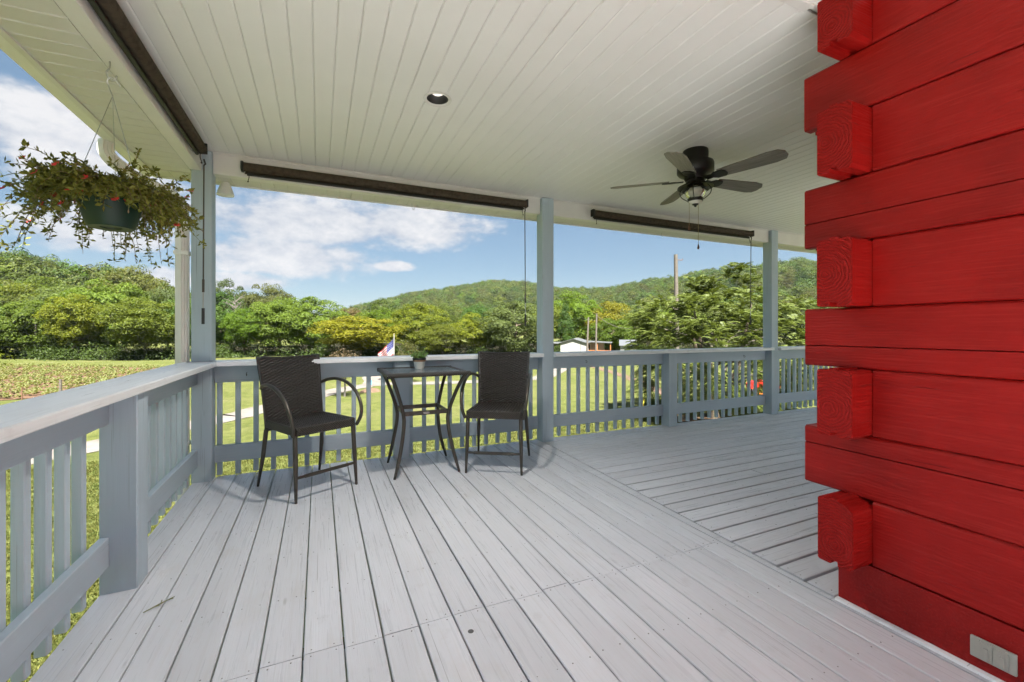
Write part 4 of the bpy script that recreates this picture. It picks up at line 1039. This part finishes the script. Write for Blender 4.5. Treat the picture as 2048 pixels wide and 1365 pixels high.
def build_table():
    t = thing('bistro_table', 'square glass-topped wicker table between the two chairs', 'table', (.83, 3.80, 0))
    x0, x1, y0, y1, z = .485, 1.175, 3.475, 4.125, .872; w = .052
    for (a, b) in (((x0, y0 + w / 2), (x1, y0 + w / 2)), ((x1, y1 - w / 2), (x0, y1 - w / 2)), ((x0 + w / 2, y1 - w), (x0 + w / 2, y0 + w)), ((x1 - w / 2, y0 + w), (x1 - w / 2, y1 - w))):
        Mx, L = frame((*a, z - .016), (*b, z - .016)); mb = MB(); mb.prism([(-.026, -.006), (-.02, -.018), (.022, -.018), (.026, -.012), (.026, .010), (.012, .016), (-.012, .014), (-.024, .004)], 0, L, 'X')
        link('wicker_rim', mb.mesh('wicker_rim', M['rim']), t, Mx)
    mb = MB(); mb.box((x0 + w - .012, y0 + w - .012, z - .013), (x1 - w + .012, y1 - w + .012, z - .007)); mb.build('glass_top', M['glass'], t)
    feet = [(.559, 3.590), (1.100, 3.566), (.575, 4.075), (1.122, 4.068)]; cx, cy = .832, 3.815
    for i, (fx, fy) in enumerate(feet):
        sx = -1 if fx < cx else 1; sy = -1 if fy < cy else 1
        pts = spline([(cx + sx * .305, cy - .015 + sy * .285, z - .03), (cx + sx * .255, cy + sy * .235, .72), (cx + sx * .195, cy + sy * .178, .52), (cx + sx * .190, cy + sy * .172, .40), (cx + sx * .222, cy + sy * .20, .20), (fx, fy, .001)], 6)
        mb = MB(); mb.tube(pts, [.0155] * (len(pts) - 4) + [.014, .012, .011, .0105], 10); mb.build('leg', M['frame'], t, True)
    r = [(cx - .182, cy - .165), (cx + .182, cy - .165), (cx + .182, cy + .165), (cx - .182, cy + .165)]
    for k in range(4):
        a, b = r[k], r[(k + 1) % 4]; board('brace', (*a, .515), (*b, .515), .012, .036, M['frame'], t, .003)
    mb = MB(); mb.prism([(cx + .028 * math.cos(w_), .515 + .009 * math.sin(w_)) for w_ in [i * math.pi / 8 for i in range(16)]], cy - .174, cy - .171, 'Y'); mb.build('badge', M['wire'], t)
build_table()
def build_pot():
    c = (.83, 3.915, .8665)
    t = thing('potted_plant', 'small leafy green plant in a white ribbed pot on the glass table', 'potted plant', c)
    mb = MB(); n = 40; prof = [(.038, 0), (.041, .004), (.052, .062), (.054, .066)]; mb.lathe(prof, c, n)
    for i in range(1, 3):
        for j in range(n):
            if j % 2: x, y, z = mb.v[i * n + j]; mb.v[i * n + j] = (c[0] + (x - c[0]) * .95, c[1] + (y - c[1]) * .95, z)
    mb.f.append(tuple(range(n))[::-1]); mb.m.append(0); mb.build('pot', M['potwhite'], t, True)
    mb = MB(); mb.lathe([(.054, .066), (.0575, .068), (.058, .079), (.054, .081)], c, 32); mb.build('clay_band', M['potclay'], t, True)
    mb = MB(); mb.lathe([(.050, .081), (.060, .0815), (.061, .098), (.055, .099), (.053, .088), (.0001, .086)], c, 32); mb.build('inner_pot', M['black'], t, True)
    g = np.random.default_rng(3); V = []; st = MB()
    for k in range(70):
        a = g.uniform(0, 6.28); d = Vector((math.cos(a), math.sin(a), 0)); L = g.uniform(.03, .085); p = Vector(c) + d * g.uniform(0, .04) + Vector((0, 0, .09)); q = p + d * L * g.uniform(.3, 1.0) + Vector((0, 0, L * g.uniform(.5, 1.1)))
        st.tube([p, p.lerp(q, .5) + Vector((0, 0, .01)), q], .0009, 4)
        for j in range(9):
            u = g.uniform(.35, 1.05); P = np.array(p.lerp(q, u))[None] + g.normal(0, .006, (1, 3)); V.append(leaf_quads(g, P, np.array([[0, 0, 1.0]]), .0085, .6, .7))
    link('leaves', quads_mesh('leaves', np.concatenate(V), M['leaf_pot']), t); st.build('stems', M['stemgreen'], t)
build_pot()

def build_basket():
    c = Vector((-.905, 2.655, 0)); zr = 1.885
    t = thing('hanging_basket', 'dark green hanging basket overflowing with trailing red-flowered plant', 'hanging basket', (c.x, c.y, 1.70))
    mb = MB(); mb.lathe([(.0001, 1.712), (.040, 1.712), (.042, 1.706), (.082, 1.703), (.088, 1.709), (.097, 1.735), (.112, 1.80), (.119, 1.86), (.123, zr), (.129, zr + .002), (.129, zr - .012), (.124, zr - .014), (.116, zr - .006), (.112, 1.85), (.0001, 1.85)], tuple(c), 40)
    mb.build('pot', M['greenpot'], t, True)
    mb = MB(); mb.lathe([(.0001, 1.852), (.111, 1.851)], tuple(c), 24); mb.build('soil', M['soil'], t)
    apex = Vector((c.x + .005, c.y, 2.335))
    for k in range(3):
        a = R(100 + 120 * k); e = c + Vector((math.cos(a) * .126, math.sin(a) * .126, zr)); mb = MB(); mb.tube([apex, apex.lerp(e, .5), e], .0016, 5); mb.build('hanger_wire', M['wire'], t)
    mb = MB(); mb.tube(spline([apex, apex + Vector((-.012, 0, .035)), apex + Vector((-.016, -.01, .065)), apex + Vector((.004, -.012, .082)), apex + Vector((.022, 0, .064)), apex + Vector((.026, .004, .05))], 5), .0028, 7); mb.build('hanger_hook', M['wire'], t, True)
    g = np.random.default_rng(21); V = []; stems = MB(); fl = MB(); right = Vector((.913, -.408, 0)); fwd = Vector((.408, .913, 0))
    flowers = 0
    for k in range(400):
        a = g.uniform(0, 6.283); d = right * math.cos(a) + fwd * math.sin(a)
        big = 1.36 if d.dot(right) < -.1 else .76
        L = g.uniform(.12, .37) * big; rise = g.uniform(-.1, .6); droop = g.uniform(.3, 2.0); front = d.dot(fwd) < -.30
        if front: L = g.uniform(.08, .24); droop = g.uniform(.2, 1.5); rise = g.uniform(.05, .6)
        p0 = c + d * g.uniform(.02, .11) + Vector((0, 0, 1.862)); pts = [p0]; n = 9; v = (d * 1.0 + Vector((0, 0, rise + .25)) + Vector(g.normal(0, .22, 3))).normalized()
        for i in range(n):
            v = (v + Vector((0, 0, -droop * .13 * (1 + i * .12))) + Vector(g.normal(0, .11, 3))).normalized(); q = pts[-1] + v * (L / n)
            hr = (q - c).to_2d().length
            if hr < .142 and q.z < zr: q = q + d * (.142 - hr)
            if q.z < 1.585: q.z = 1.585 + (1.585 - q.z) * .3; v.z = abs(v.z) * .4
            pts.append(q)
        stems.tube(pts, [.0017] * (n - 2) + [.0014, .0011, .0008], 4, 1 if g.uniform() < .55 else 0)
        for i in range(1, n + 1):
            for j in range(4 if i < n else 5):
                u = g.uniform(); P = pts[i - 1].lerp(pts[i], u); side = Vector(g.normal(0, 1, 3)).normalized(); ax = ((pts[i] - pts[i - 1]).normalized() * .5 + side + Vector((0, 0, .25))).normalized()
                s = g.uniform(.0075, .0150) * (1.25 if i == n else 1); wv = ax.cross(Vector(g.normal(0, 1, 3))).normalized() * s * .42
                P = np.array(P); A_ = np.array(ax) * s * 2; W_ = np.array(wv); V.append(np.stack([P, P + A_ * .55 + W_, P + A_, P + A_ * .55 - W_])[None])
        if flowers < 26 and rise > .15 and g.uniform() < .22:
            flowers += 1; e = pts[-1]
            nn = Vector((0, 0, .6)) + d * .3 - fwd * .6; nn.normalize(); s1 = nn.cross(Vector((0, 0, 1))).normalized(); s2 = nn.cross(s1)
            m5 = MB()
            for j in range(6):
                w = j * 1.047 + g.uniform(-.2, .2); dd = s1 * math.cos(w) + s2 * math.sin(w); ww = nn.cross(dd) * .0065; r_ = .0165
                m5.add([tuple(e), tuple(e + dd * r_ * .6 + ww + nn * .003), tuple(e + dd * r_ + nn * .006), tuple(e + dd * r_ * .6 - ww + nn * .003)], [(0, 1, 2, 3)])
            m5.build('flower', M['petal'], t)
        if g.uniform() < .10:
            e = pts[-1]; stems.tube([e, e + v * .012, e + v * .02], [.001, .0032, .0006], 5, 0)
    # bare matted stems over the rim
    for k in range(60):
        a = g.uniform(0, 6.283); d = right * math.cos(a) + fwd * math.sin(a); p = c + d * g.uniform(.03, .10) + Vector((0, 0, 1.87)); b2 = a + g.uniform(-1.2, 1.2); d2 = right * math.cos(b2) + fwd * math.sin(b2)
        stems.tube(spline([p, p + d * .05 + Vector((0, 0, .03)), c + d2 * .15 + Vector((0, 0, zr + g.uniform(-.01, .03))), c + d2 * .165 + Vector((0, 0, zr - g.uniform(.0, .12)))], 4), .0014, 4, 1)
    link('foliage', quads_mesh('foliage', np.concatenate(V), M['leaf_basket']), t)
    stems.build('stems', [M['stem'], M['stemgreen']], t)
build_basket()
mb = MB(); p = Vector((-.905, 2.640, 2.491)); mb.tube(spline([p, p + Vector((0, 0, -.03)), p + Vector((-.012, 0, -.055)), p + Vector((-.002, .006, -.085)), p + Vector((.018, .008, -.08)), p + Vector((.024, .006, -.06))], 5), .0035, 7)
tag(mb.build('beam_hook', M['wire'], None, True), 'bent steel screw hook in the left beam holding the basket', 'hook')
def build_twig():
    mb = MB(); p = Vector((-.69, 2.335, .006)); q = Vector((-.60, 2.415, .008)); mb.tube([p, p.lerp(q, .5) + Vector((.006, -.004, .004)), q], [.002, .003, .0015], 5)
    for u, s in ((.3, 1), (.55, -1), (.75, 1)):
        a = p.lerp(q, u); b = a + Vector((.012 * s, -.01 * s, .004)) + (q - p) * .12; mb.tube([a, b], [.0015, .002], 4)
    tag(mb.build('fallen_twig', M['stemgreen']), 'green twig lying on the deck beside the left railing', 'twig')
build_twig()
mb = MB(); mb.lathe([(.0001, .0008), (.006, .0012), (.0075, .0006), (.0105, .0011), (.0125, .0)], (.560, 1.660, 0), 11); tag(mb.build('dark_knot', plain('knot_wood', (.10, .10, .10), .7, 0, .8, 300)), 'round dark loose knot in a deck board in the foreground', 'knot')

# ------------------------------------------------------------------ big feathery tree beside the porch
def feathery_tree():
    bx, by = 16.6, 14.0
    t = thing('feathery_tree', 'big near tree with drooping feathery compound leaves right of the poles', 'tree', (bx, by, GZ))
    g = np.random.default_rng(44); H = 7.3; cen = []
    while len(cen) < 430:
        p = g.uniform(-1, 1, 3); r = (np.abs(p) ** 2.6).sum() ** (1 / 2.6)
        if r > 1 or (r < .66 and g.uniform() < .8): continue
        bump = .16 * math.sin(p[0] * 7 + 1) + .12 * math.sin(p[1] * 6)
        cen.append((p[0] * 4.0, p[1] * 3.6, 3.1 + p[2] * (2.75 + bump * 1.6)))
    right = np.array([.913, -.408, 0])
    for (u, z) in ((-1.0, 6.25), (-.6, 6.4), (.55, 6.6), (.72, 6.95), (1.2, 6.45), (1.6, 6.2), (-3.3, 4.5), (3.4, 5.4), (4.4, 4.9), (5.0, 4.0), (5.2, 3.0)):
        for q in range(2): cen.append(tuple(right * (u + g.normal(0, .12)) + np.array([0, 0, z - .25 * q + g.normal(0, .08)]) + g.normal(0, .15, 3)))
    V = []; axis = np.array([0, 0, 2.8])
    for cpt in cen:
        cpt = np.array(cpt); out = unit((cpt - axis)[None])[0]
        for f in range(15):
            a = g.uniform(0, 6.28); d = unit((np.array([math.cos(a), math.sin(a), g.uniform(-.1, .5)]) + out * .65)[None])[0]
            L = g.uniform(.34, .62); o = cpt + g.normal(0, .10, 3); m = 11
            side = unit(np.cross(d, np.array([0, 0, 1]))[None])[0]
            for i in range(1, m + 1):
                u = i / m; ctr = o + d * L * u + np.array([0, 0, -.32 * L * u * u * 1.4]); ll = .105 * math.sin(math.pi * (.2 + .75 * u)) + .03
                for s in (-1, 1):
                    ld = unit((side * s * .8 + d * .55 + np.array([0, 0, -.42]) + g.normal(0, .1, 3))[None])[0]; wv = d * .026
                    V.append(np.stack([ctr, ctr + ld * ll * .45 + wv, ctr + ld * ll, ctr + ld * ll * .45 - wv]))
    W = wm(t)
    link('crown', quads_mesh('crown', np.array(V), M['leaf_feather']), t, W)
    mb = MB(); rr = random.Random(4)
    for (dx, dy) in ((-.25, .1), (.28, -.05), (.05, .3)):
        pts = [Vector((dx, dy, -.15)), Vector((dx * 1.5, dy * 1.5, .7)), Vector((dx * 3, dy * 3, 2)), Vector((dx * 4.6, dy * 4.5, 3.6)), Vector((dx * 6, dy * 6, 5.2))]
        mb.tube(spline(pts, 3), [.22 - .195 * i / 12 for i in range(13)], 9)
    mb.build('trunk', M['bark'], t, True, W)
    for k in range(26):
        a = rr.uniform(0, 6.28); z0 = rr.uniform(1.2, 4.2); L = rr.uniform(1.8, 3.4); p = Vector((math.cos(a) * .45, math.sin(a) * .45, z0)); q = Vector((math.cos(a) * L, math.sin(a) * L, z0 + rr.uniform(.4, 1.5)))
        mb = MB(); mb.tube(spline([p, p.lerp(q, .35) + Vector((rr.uniform(-.2, .2), 0, .15)), p.lerp(q, .7) + Vector((0, rr.uniform(-.2, .2), .05)), q], 3), [.06 - .045 * i / 9 for i in range(10)], 6); mb.build('limb', M['limb'], t, True, W)
feathery_tree()
def shrub(name, label, x, y, h, w, kind, n=900, leaf=.05, cat='shrub', stem=True, seed=1, trunk_h=0):
    t = thing(name, label, cat, (x, y, GZ)); g = np.random.default_rng(seed); cl = 26
    c = unit(g.normal(0, 1, (cl, 3))) * g.uniform(.3, .85, (cl, 1)); c[:, 2] = c[:, 2] * .5 + .5
    idx = g.integers(0, cl, n); d = unit(g.normal(0, 1, (n, 3))); P = c[idx] * np.array([w / 2, w / 2, h - trunk_h]) * .85 + d * .17 * w * g.uniform(.5, 1, (n, 1)); P[:, 2] = np.maximum(P[:, 2], .05) + trunk_h
    link('foliage', quads_mesh('foliage', leaf_quads(g, P, d + np.array([0, 0, .5]), leaf, .5, .6), M['leaf_' + kind]), t, wm(t))
    mb = MB(); r = random.Random(seed)
    for k in range(5):
        a = k * 1.26; q = Vector((math.cos(a) * w * .3, math.sin(a) * w * .3, h * .75)); b = Vector((0, 0, trunk_h * .95)); mb.tube([b, b.lerp(q, .5) + Vector((0, 0, .1)), q], [.03, .02, .008], 5)
    if trunk_h: mb.tube([(0, 0, -.05), (.02, .01, trunk_h * .5), (0, 0, trunk_h)], [.07, .055, .045], 7)
    mb.build('stems', M['palebark'] if trunk_h else M['bark'], t, True, wm(t)); return t
shrub('shrub', 'light green shrub at the left edge of the picture beside the field', -17.9, 34.6, 4.2, 3.4, 'bright', 2600, .07, seed=2)
shrub('small_tree', 'small brownish sparse tree on the lawn left of the flag', 1.4, 27.8, 3.2, 2.9, 'brown', 2600, .05, 'tree', True, 3, 1.0)
shrub('small_tree', 'small dull olive tree right of the flagpole', 6.1, 33.0, 3.7, 2.6, 'olive', 2600, .05, 'tree', True, 4, 1.0)
shrub('shrub', 'low leafy bush under the big feathery tree', 17.8, 15.4, 1.3, 1.5, 'mid', 900, .05, seed=6)
def dead_tree():
    t = thing('dead_tree', 'bare grey dead tree among the green trees right of the corner post', 'tree', (-12.6, 82, GZ)); r = random.Random(9); mb = MB()
    mb.tube([(0, 0, 0), (.1, 0, 4), (.2, .1, 7), (.1, .2, 9.6)], [.2, .15, .1, .03], 6); mb.build('trunk', M['palebark'], t, True, wm(t))
    for k in range(22):
        z = r.uniform(4.5, 9); a = r.uniform(0, 6.28); L = r.uniform(.8, 2.2); p = Vector((.15, .1, z)); q = p + Vector((math.cos(a) * L, math.sin(a) * L, L * r.uniform(.4, 1.1)))
        mb = MB(); mb.tube([p, p.lerp(q, .5) + Vector((0, 0, .15)), q], [.06, .04, .012], 5); s = p.lerp(q, .6); mb.tube([s, s + Vector((r.uniform(-.7, .7), r.uniform(-.7, .7), .6))], [.03, .01], 4); mb.build('branch', M['palebark'], t, True, wm(t))
dead_tree()

# ------------------------------------------------------------------ things on the farm
def build_flag():
    t = thing('flagpole', 'white flagpole standing on the lawn behind the table', 'flagpole', (5.39, 34.84, GZ))
    mb = MB(); mb.tube([(5.39, 34.84, GZ - .1), (5.39, 34.84, .86)], [.045, .035], 8); mb.build('pole', M['whitewall'], t, True)
    mb = MB(); mb.lathe([(.0001, .06), (.05, 0), (.0001, -.06)], (5.39, 34.84, .90), 10); mb.build('finial', M['brass'], t, True)
    # flag: hangs from the pole, blown towards the left and drooping
    f = thing('flag', 'red, white and blue striped flag flying from the white pole', 'flag', (5.35, 34.84, .5))
    ex = Vector((-.913, .408, 0)); ox = Vector((5.33, 34.84, .55)); Hh, Lw = 1.25, 1.95
    def pt(u, v, k=0):   # u along the fly, v down the hoist
        n = Vector((.408, .913, 0)); return ox + ex * (u * Lw * .62) + Vector((0, 0, -v * Hh - u * Lw * .66 - .12 * math.sin(u * 5) * u)) + n * (.14 * math.sin(u * 9 + v * 2.5) + k)
    def patch(u0, u1, v0, v1, mat, name, k=0, nu=8, nv=2):
        mb = MB(); V = [pt(u0 + (u1 - u0) * i / nu, v0 + (v1 - v0) * j / nv, k) for j in range(nv + 1) for i in range(nu + 1)]; n = len(V)
        F = [(j * (nu + 1) + i, j * (nu + 1) + i + 1, (j + 1) * (nu + 1) + i + 1, (j + 1) * (nu + 1) + i) for j in range(nv) for i in range(nu)]
        mb.add(V, F); return mb.build(name, mat, f, True)
    fr, fw, fb = plain('flag_red', (.22, .008, .010), .8), plain('flag_white', (.30, .295, .29), .8), plain('flag_blue', (.012, .016, .085), .8)
    for i in range(13): patch(.4 if i < 7 else 0, 1, i / 13, (i + 1) / 13, fr if i % 2 == 0 else fw, 'stripe')
    patch(0, .4, 0, 7 / 13, fb, 'canton', 0, 6, 6)
    mb = MB()
    for r_ in range(9):
        for q in range(6 if r_ % 2 == 0 else 5):
            u = .4 * ((q + .5 + (0 if r_ % 2 == 0 else .5)) / 6); v = 7 / 13 * (r_ + .5) / 9
            for k in (-.006, .006):
                cpt = pt(u, v, k); mb.add([tuple(cpt + ex * .022 * math.cos(w) * (1 if i % 2 == 0 else .45) + Vector((0, 0, .022 * math.sin(w) * (1 if i % 2 == 0 else .45)))) for i, w in enumerate([1.571 + j * .6283 for j in range(10)])], [tuple(range(10))])
    tag(mb.build('stars', fw, f), 'small white stars on the blue field', kind='stuff')
build_flag()
def fence_post(label, x, y, h, r, mat, lean=0):
    mb = MB(); mb.tube([(x, y, GZ - .15), (x + lean * .5, y, GZ + h * .5), (x + lean, y, GZ + h)], [r, r * .95, r * .85], 8); tag(mb.build('fence_post', mat, None, True), label, 'fence post', 'old fence posts')
fence_post('grey weathered wooden fence post at the near edge of the crop field', -13.66, 33.42, 1.15, .075, M['polewood'])
fence_post('thin rusty steel fence post left of the wooden one', -14.94, 32.68, .85, .03, M['rust'])
for i, (x, y) in enumerate([(26.7, 37.6), (25.8, 35), (25.0, 32.6), (24.1, 30.2), (23.2, 28), (22.4, 26), (21.6, 24.2)]):
    fence_post(['farthest', 'second farthest', 'third farthest', 'middle', 'third nearest', 'second nearest', 'nearest'][i] + ' short post in the row along the mulch strip', x, y, .95, .06, M['polewood'], .04 * (-1) ** i)
def pole(label, x, y, top, r, lean=(0, 0), arm=False):
    t = thing('utility_pole', label, 'pole', (x, y, GZ)); mb = MB(); mb.tube([(x, y, GZ - .3), (x + lean[0], y + lean[1], top)], [r * 1.15, r * .85], 10); mb.build('pole_shaft', M['polewood'], t, True)
    if arm:
        b = Vector((x + lean[0], y + lean[1], top - .35)); d = Vector((.913, -.408, 0)); mb = MB(); mb.tube([b, b + d * .45 + Vector((0, 0, -.04)), b + d * .5 + Vector((0, 0, .08))], .025, 6); mb.build('pole_bracket', M['rust'], t, True)
    return t
pole('tall weathered utility pole rising out of the feathery tree', 22.77, 22.68, 6.45, .15, (-.12, .05), True)
pole('left of the two thin leaning poles beside the white garage', 26.00, 38.74, 2.55, .10, (.22, -.1))
pole('right and taller of the two thin poles beside the white garage', 26.92, 38.35, 2.95, .10, (.1, -.05))
mb = MB(); mb.tube(spline([(27.0, 38.3, 2.75), (27.6, 36.4, 1.7), (26.9, 32.5, 1.35), (24.9, 27.2, 2.1), (22.7, 22.7, 3.9)], 8), .02, 5)
tag(mb.build('power_cable', M['polewood'], None, True), 'pale cable sagging from the taller thin pole to the utility pole', 'cable')
mb = MB(); mb.tube([(27.0, 38.3, 2.2), (25.9, 38.75, 2.3)], .012, 4); tag(mb.build('power_cable', M['cord'], None, True), 'short thin cable strung between the two leaning poles', 'cable')
mb = MB(); mb.tube([(15.1, 17.4, GZ - .05), (15.75, 17.75, GZ + 1.9)], .028, 8); tag(mb.build('guy_marker', M['yellow'], None, True), 'slanting yellow plastic guy-wire marker on the lawn', 'marker')
def build_sign():
    x, y = 3.03, 29.5; t = thing('yard_sign', 'small blue sign on a thin post beside the driveway', 'sign', (x, y, GZ)); mb = MB(); mb.tube([(x, y, GZ - .1), (x, y, GZ + .75)], .025, 6); mb.build('sign_post', M['polewood'], t)
    mb = MB(); mb.box((x - .1, y - .035, GZ + .42), (x + .1, y - .02, GZ + .72)); mb.build('sign_panel', M['blue'], t)
build_sign()
def mound():
    mb = MB(); g = random.Random(3); n = 14; k = 5; mb.v.append((3.05, 29.35, GZ + .22))
    for i in range(1, k + 1):
        for j in range(n):
            w = j * 2 * math.pi / n; r = .75 * i / k * g.uniform(.9, 1.1); mb.v.append((3.05 + r * math.cos(w), 29.35 + r * .8 * math.sin(w), GZ - .02 + .24 * (1 - (i / k) ** 2) * g.uniform(.7, 1.2)))
    for j in range(n): mb.f.append((0, 1 + j, 1 + (j + 1) % n))
    for i in range(k - 1):
        for j in range(n): mb.f.append((1 + i * n + j, 1 + (i + 1) * n + j, 1 + (i + 1) * n + (j + 1) % n, 1 + i * n + (j + 1) % n))
    mb.m = [0] * len(mb.f); tag(mb.build('dirt_mound', M['dirt'], None, True), 'low mound of bare dirt at the foot of the blue sign', 'mound')
mound()
def rot_frame(x, y, a): return Matrix.Translation((x, y, GZ)) @ Matrix.Rotation(a, 4, 'Z')
def build_garage():
    a = R(-38); Mx = rot_frame(29.6, 47.0, a)
    t = thing('white_garage', 'small white gabled garage with grey metal roof beyond the railing', 'garage', (29.6, 47.0, GZ), a)
    w, d, h, p = 3.3, 6.5, 2.32, .5
    mb = MB(); mb.prism([(-w / 2, -.1), (w / 2, -.1), (w / 2, h), (0, h + p), (-w / 2, h)], 0, d, 'Y'); mb.build('wall', M['whitewall'], t, False, Mx)
    for s in (-1, 1):
        mb = MB(); mb.prism([(0, h + p + .02), (s * (w / 2 + .2), h - .04), (s * (w / 2 + .2), h + .02), (0, h + p + .08)], -.2, d + .2, 'Y'); mb.build('roof_panel', M['galv'], t, False, Mx)
    dr = MB()
    for i in range(4): 
        mb = MB(); mb.box((-1.15, -.035, .02 + i * .5), (.35, -.005, .5 + i * .5)); mb.build('door_panel', M['whitewall'], t, False, Mx)
    mb = MB(); mb.box((.85, -.08, .9), (1.0, -.005, 1.15)); mb.build('meter_box', M['galv'], t, False, Mx); mb = MB(); mb.tube([(.92, -.03, 1.1), (.92, -.03, 2.45)], .02, 6); mb.build('conduit', M['galv'], t, False, Mx)
    mb = MB(); mb.box((-w / 2 - 1.9, .3, h - .12), (-w / 2 - .02, d, h - .04)); mb.build('lean_to_roof', M['galv'], t, False, Mx)
    for y in (.4, d - .2): mb = MB(); mb.box((-w / 2 - 1.85, y, -.1), (-w / 2 - 1.75, y + .1, h - .12)); mb.build('lean_to_post', M['polewood'], t, False, Mx)
build_garage()
def build_cabin():
    a = R(-38); Mx = rot_frame(33.7, 48.6, a)
    t = thing('porch_cabin', 'white cabin with orange wooden porch just right of the garage', 'cabin', (33.7, 48.6, GZ), a)
    mb = MB(); mb.box((-1.3, 1.2, -.1), (1.4, 5, 2.3)); mb.build('wall', M['whitewall'], t, False, Mx)
    mb = MB(); mb.prism([(-1.5, 2.36), (2.5, 2.22), (2.5, 2.3), (-1.5, 2.46)], -.1, 5.2, 'Y'); mb.build('roof_panel', M['galv'], t, False, Mx)
    f = MB(); f.box((-1.05, 1.15, 1.1), (-.35, 1.195, 2.1)); w = f.build('window', M['trimwhite'], t, False, Mx); f = MB(); f.box((-.98, 1.12, 1.17), (-.42, 1.149, 2.03)); f.build('pane', M['dark'], w, False, Mx)
    f = MB(); f.box((-1.3, 0, .25), (2.4, 1.19, .35)); f.build('porch_floor', M['orangewood'], t, False, Mx)
    for x in (-1.25, .5, 2.25): f = MB(); f.box((x, .02, -.1), (x + .12, .14, 2.27)); f.build('porch_post', M['orangewood'], t, False, Mx)
    for z in (.55, .95, 1.18): f = MB(); f.box((-1.12, .04, z), (2.24, .1, z + .09)); f.build('porch_rail', M['orangewood'], t, False, Mx)
build_cabin()
def build_shed():
    a = R(-38); Mx = rot_frame(32.7, 40.1, a); t = thing('open_shed', 'small open-fronted shed with pale metal roof beside the feathery tree', 'shed', (32.7, 40.1, GZ), a)
    for x in (-.85, .8):
        for y in (0, 1.9): mb = MB(); mb.box((x, y, -.1), (x + .1, y + .1, 2.2)); mb.build('shed_post', M['polewood'], t, False, Mx)
    mb = MB(); mb.box((-.9, -.03, 1.25), (.92, -.003, 2.15)); mb.build('front_board', M['whitewall'], t, False, Mx)
    mb = MB(); mb.prism([(-.25, 2.14), (2.2, 2.75), (2.2, 2.82), (-.25, 2.21)], -1.02, 1.02, 'X'); mb.build('roof_panel', M['galv'], t, False, Mx)
    mb = MB(); mb.box((-.9, 1.96, -.1), (.92, 2.0, 2.5)); mb.build('back_wall', M['polewood'], t, False, Mx)
    for z in (.35, .75, 1.1): mb = MB(); mb.box((-.74, .35, z), (.79, 1.8, z + .05)); mb.build('shelf', M['galv'], t, False, Mx)
build_shed()
def build_mower():
    a = R(155); x, y = 25.0, 17.9; Mx = rot_frame(x, y, a)
    t = thing('riding_mower', 'red riding lawn mower parked beyond the railing near the right post', 'lawn mower', (x, y, GZ), a)
    mb = MB(); mb.prism([(.05, .42), (.95, .42), (.98, .62), (.85, .86), (.1, .92)], -.26, .26, 'Y'); mb.build('hood', M['redpaint'], t, False, Mx)
    mb = MB(); mb.prism([(-.75, .35), (.1, .35), (.1, .5), (-.2, .5), (-.3, .66), (-.75, .66)], -.42, .42, 'Y'); mb.build('fender', M['redpaint'], t, False, Mx)
    mb = MB(); mb.prism([(-.62, .68), (-.2, .68), (-.2, .78), (-.52, .8), (-.66, 1.18), (-.74, 1.16)], -.24, .24, 'Y'); mb.build('seat', M['black'], t, False, Mx)
    for (wx, r, w) in ((-.45, .27, .2), (.72, .2, .14)):
        for s in (-1, 1):
            yy = s * (.45 if wx < 0 else .36); pr = [(wx + r * math.cos(k * .3927), r + r * math.sin(k * .3927)) for k in range(16)]
            mb = MB(); mb.prism(pr, yy - w / 2, yy + w / 2, 'Y'); wh = mb.build('wheel', M['rubber'], t, False, Mx)
            mb = MB(); mb.prism([(wx + .5 * (px - wx), r + .5 * (pz - r)) for px, pz in pr], yy - w / 2 - .004, yy + w / 2 + .004, 'Y'); mb.build('rim', M['orangepaint'], wh, False, Mx)
    mb = MB(); mb.tube([(.08, 0, .9), (-.08, 0, 1.08)], .02, 6); mb.tube([(-.09 + .05 * math.sin(k * .5236) * .8, .17 * math.cos(k * .5236), 1.09 + .12 * math.sin(k * .5236)) for k in range(13)], .016, 6); mb.build('steering_wheel', M['black'], t, False, Mx)
    mb = MB(); mb.box((-.15, -.52, .12), (.55, .52, .28)); mb.build('mower_deck', M['orangepaint'], t, False, Mx)
build_mower()

# ------------------------------------------------------------------ summer haze over the valley
def build_haze():
    mb = MB(); mb.box((-3100, -3100, GZ - 8), (3100, 3100, 118)); t = NT('haze_air'); v = t.n('ShaderNodeVolumePrincipled'); v.inputs['Color'].default_value = (.80, .90, 1, 1); v.inputs['Density'].default_value = .00007; v.inputs['Anisotropy'].default_value = .2
    t.l(v.outputs[0], t.out.inputs['Volume']); tag(mb.build('haze', t.m), 'thin pale summer haze filling the valley', 'haze', kind='stuff')
build_haze()
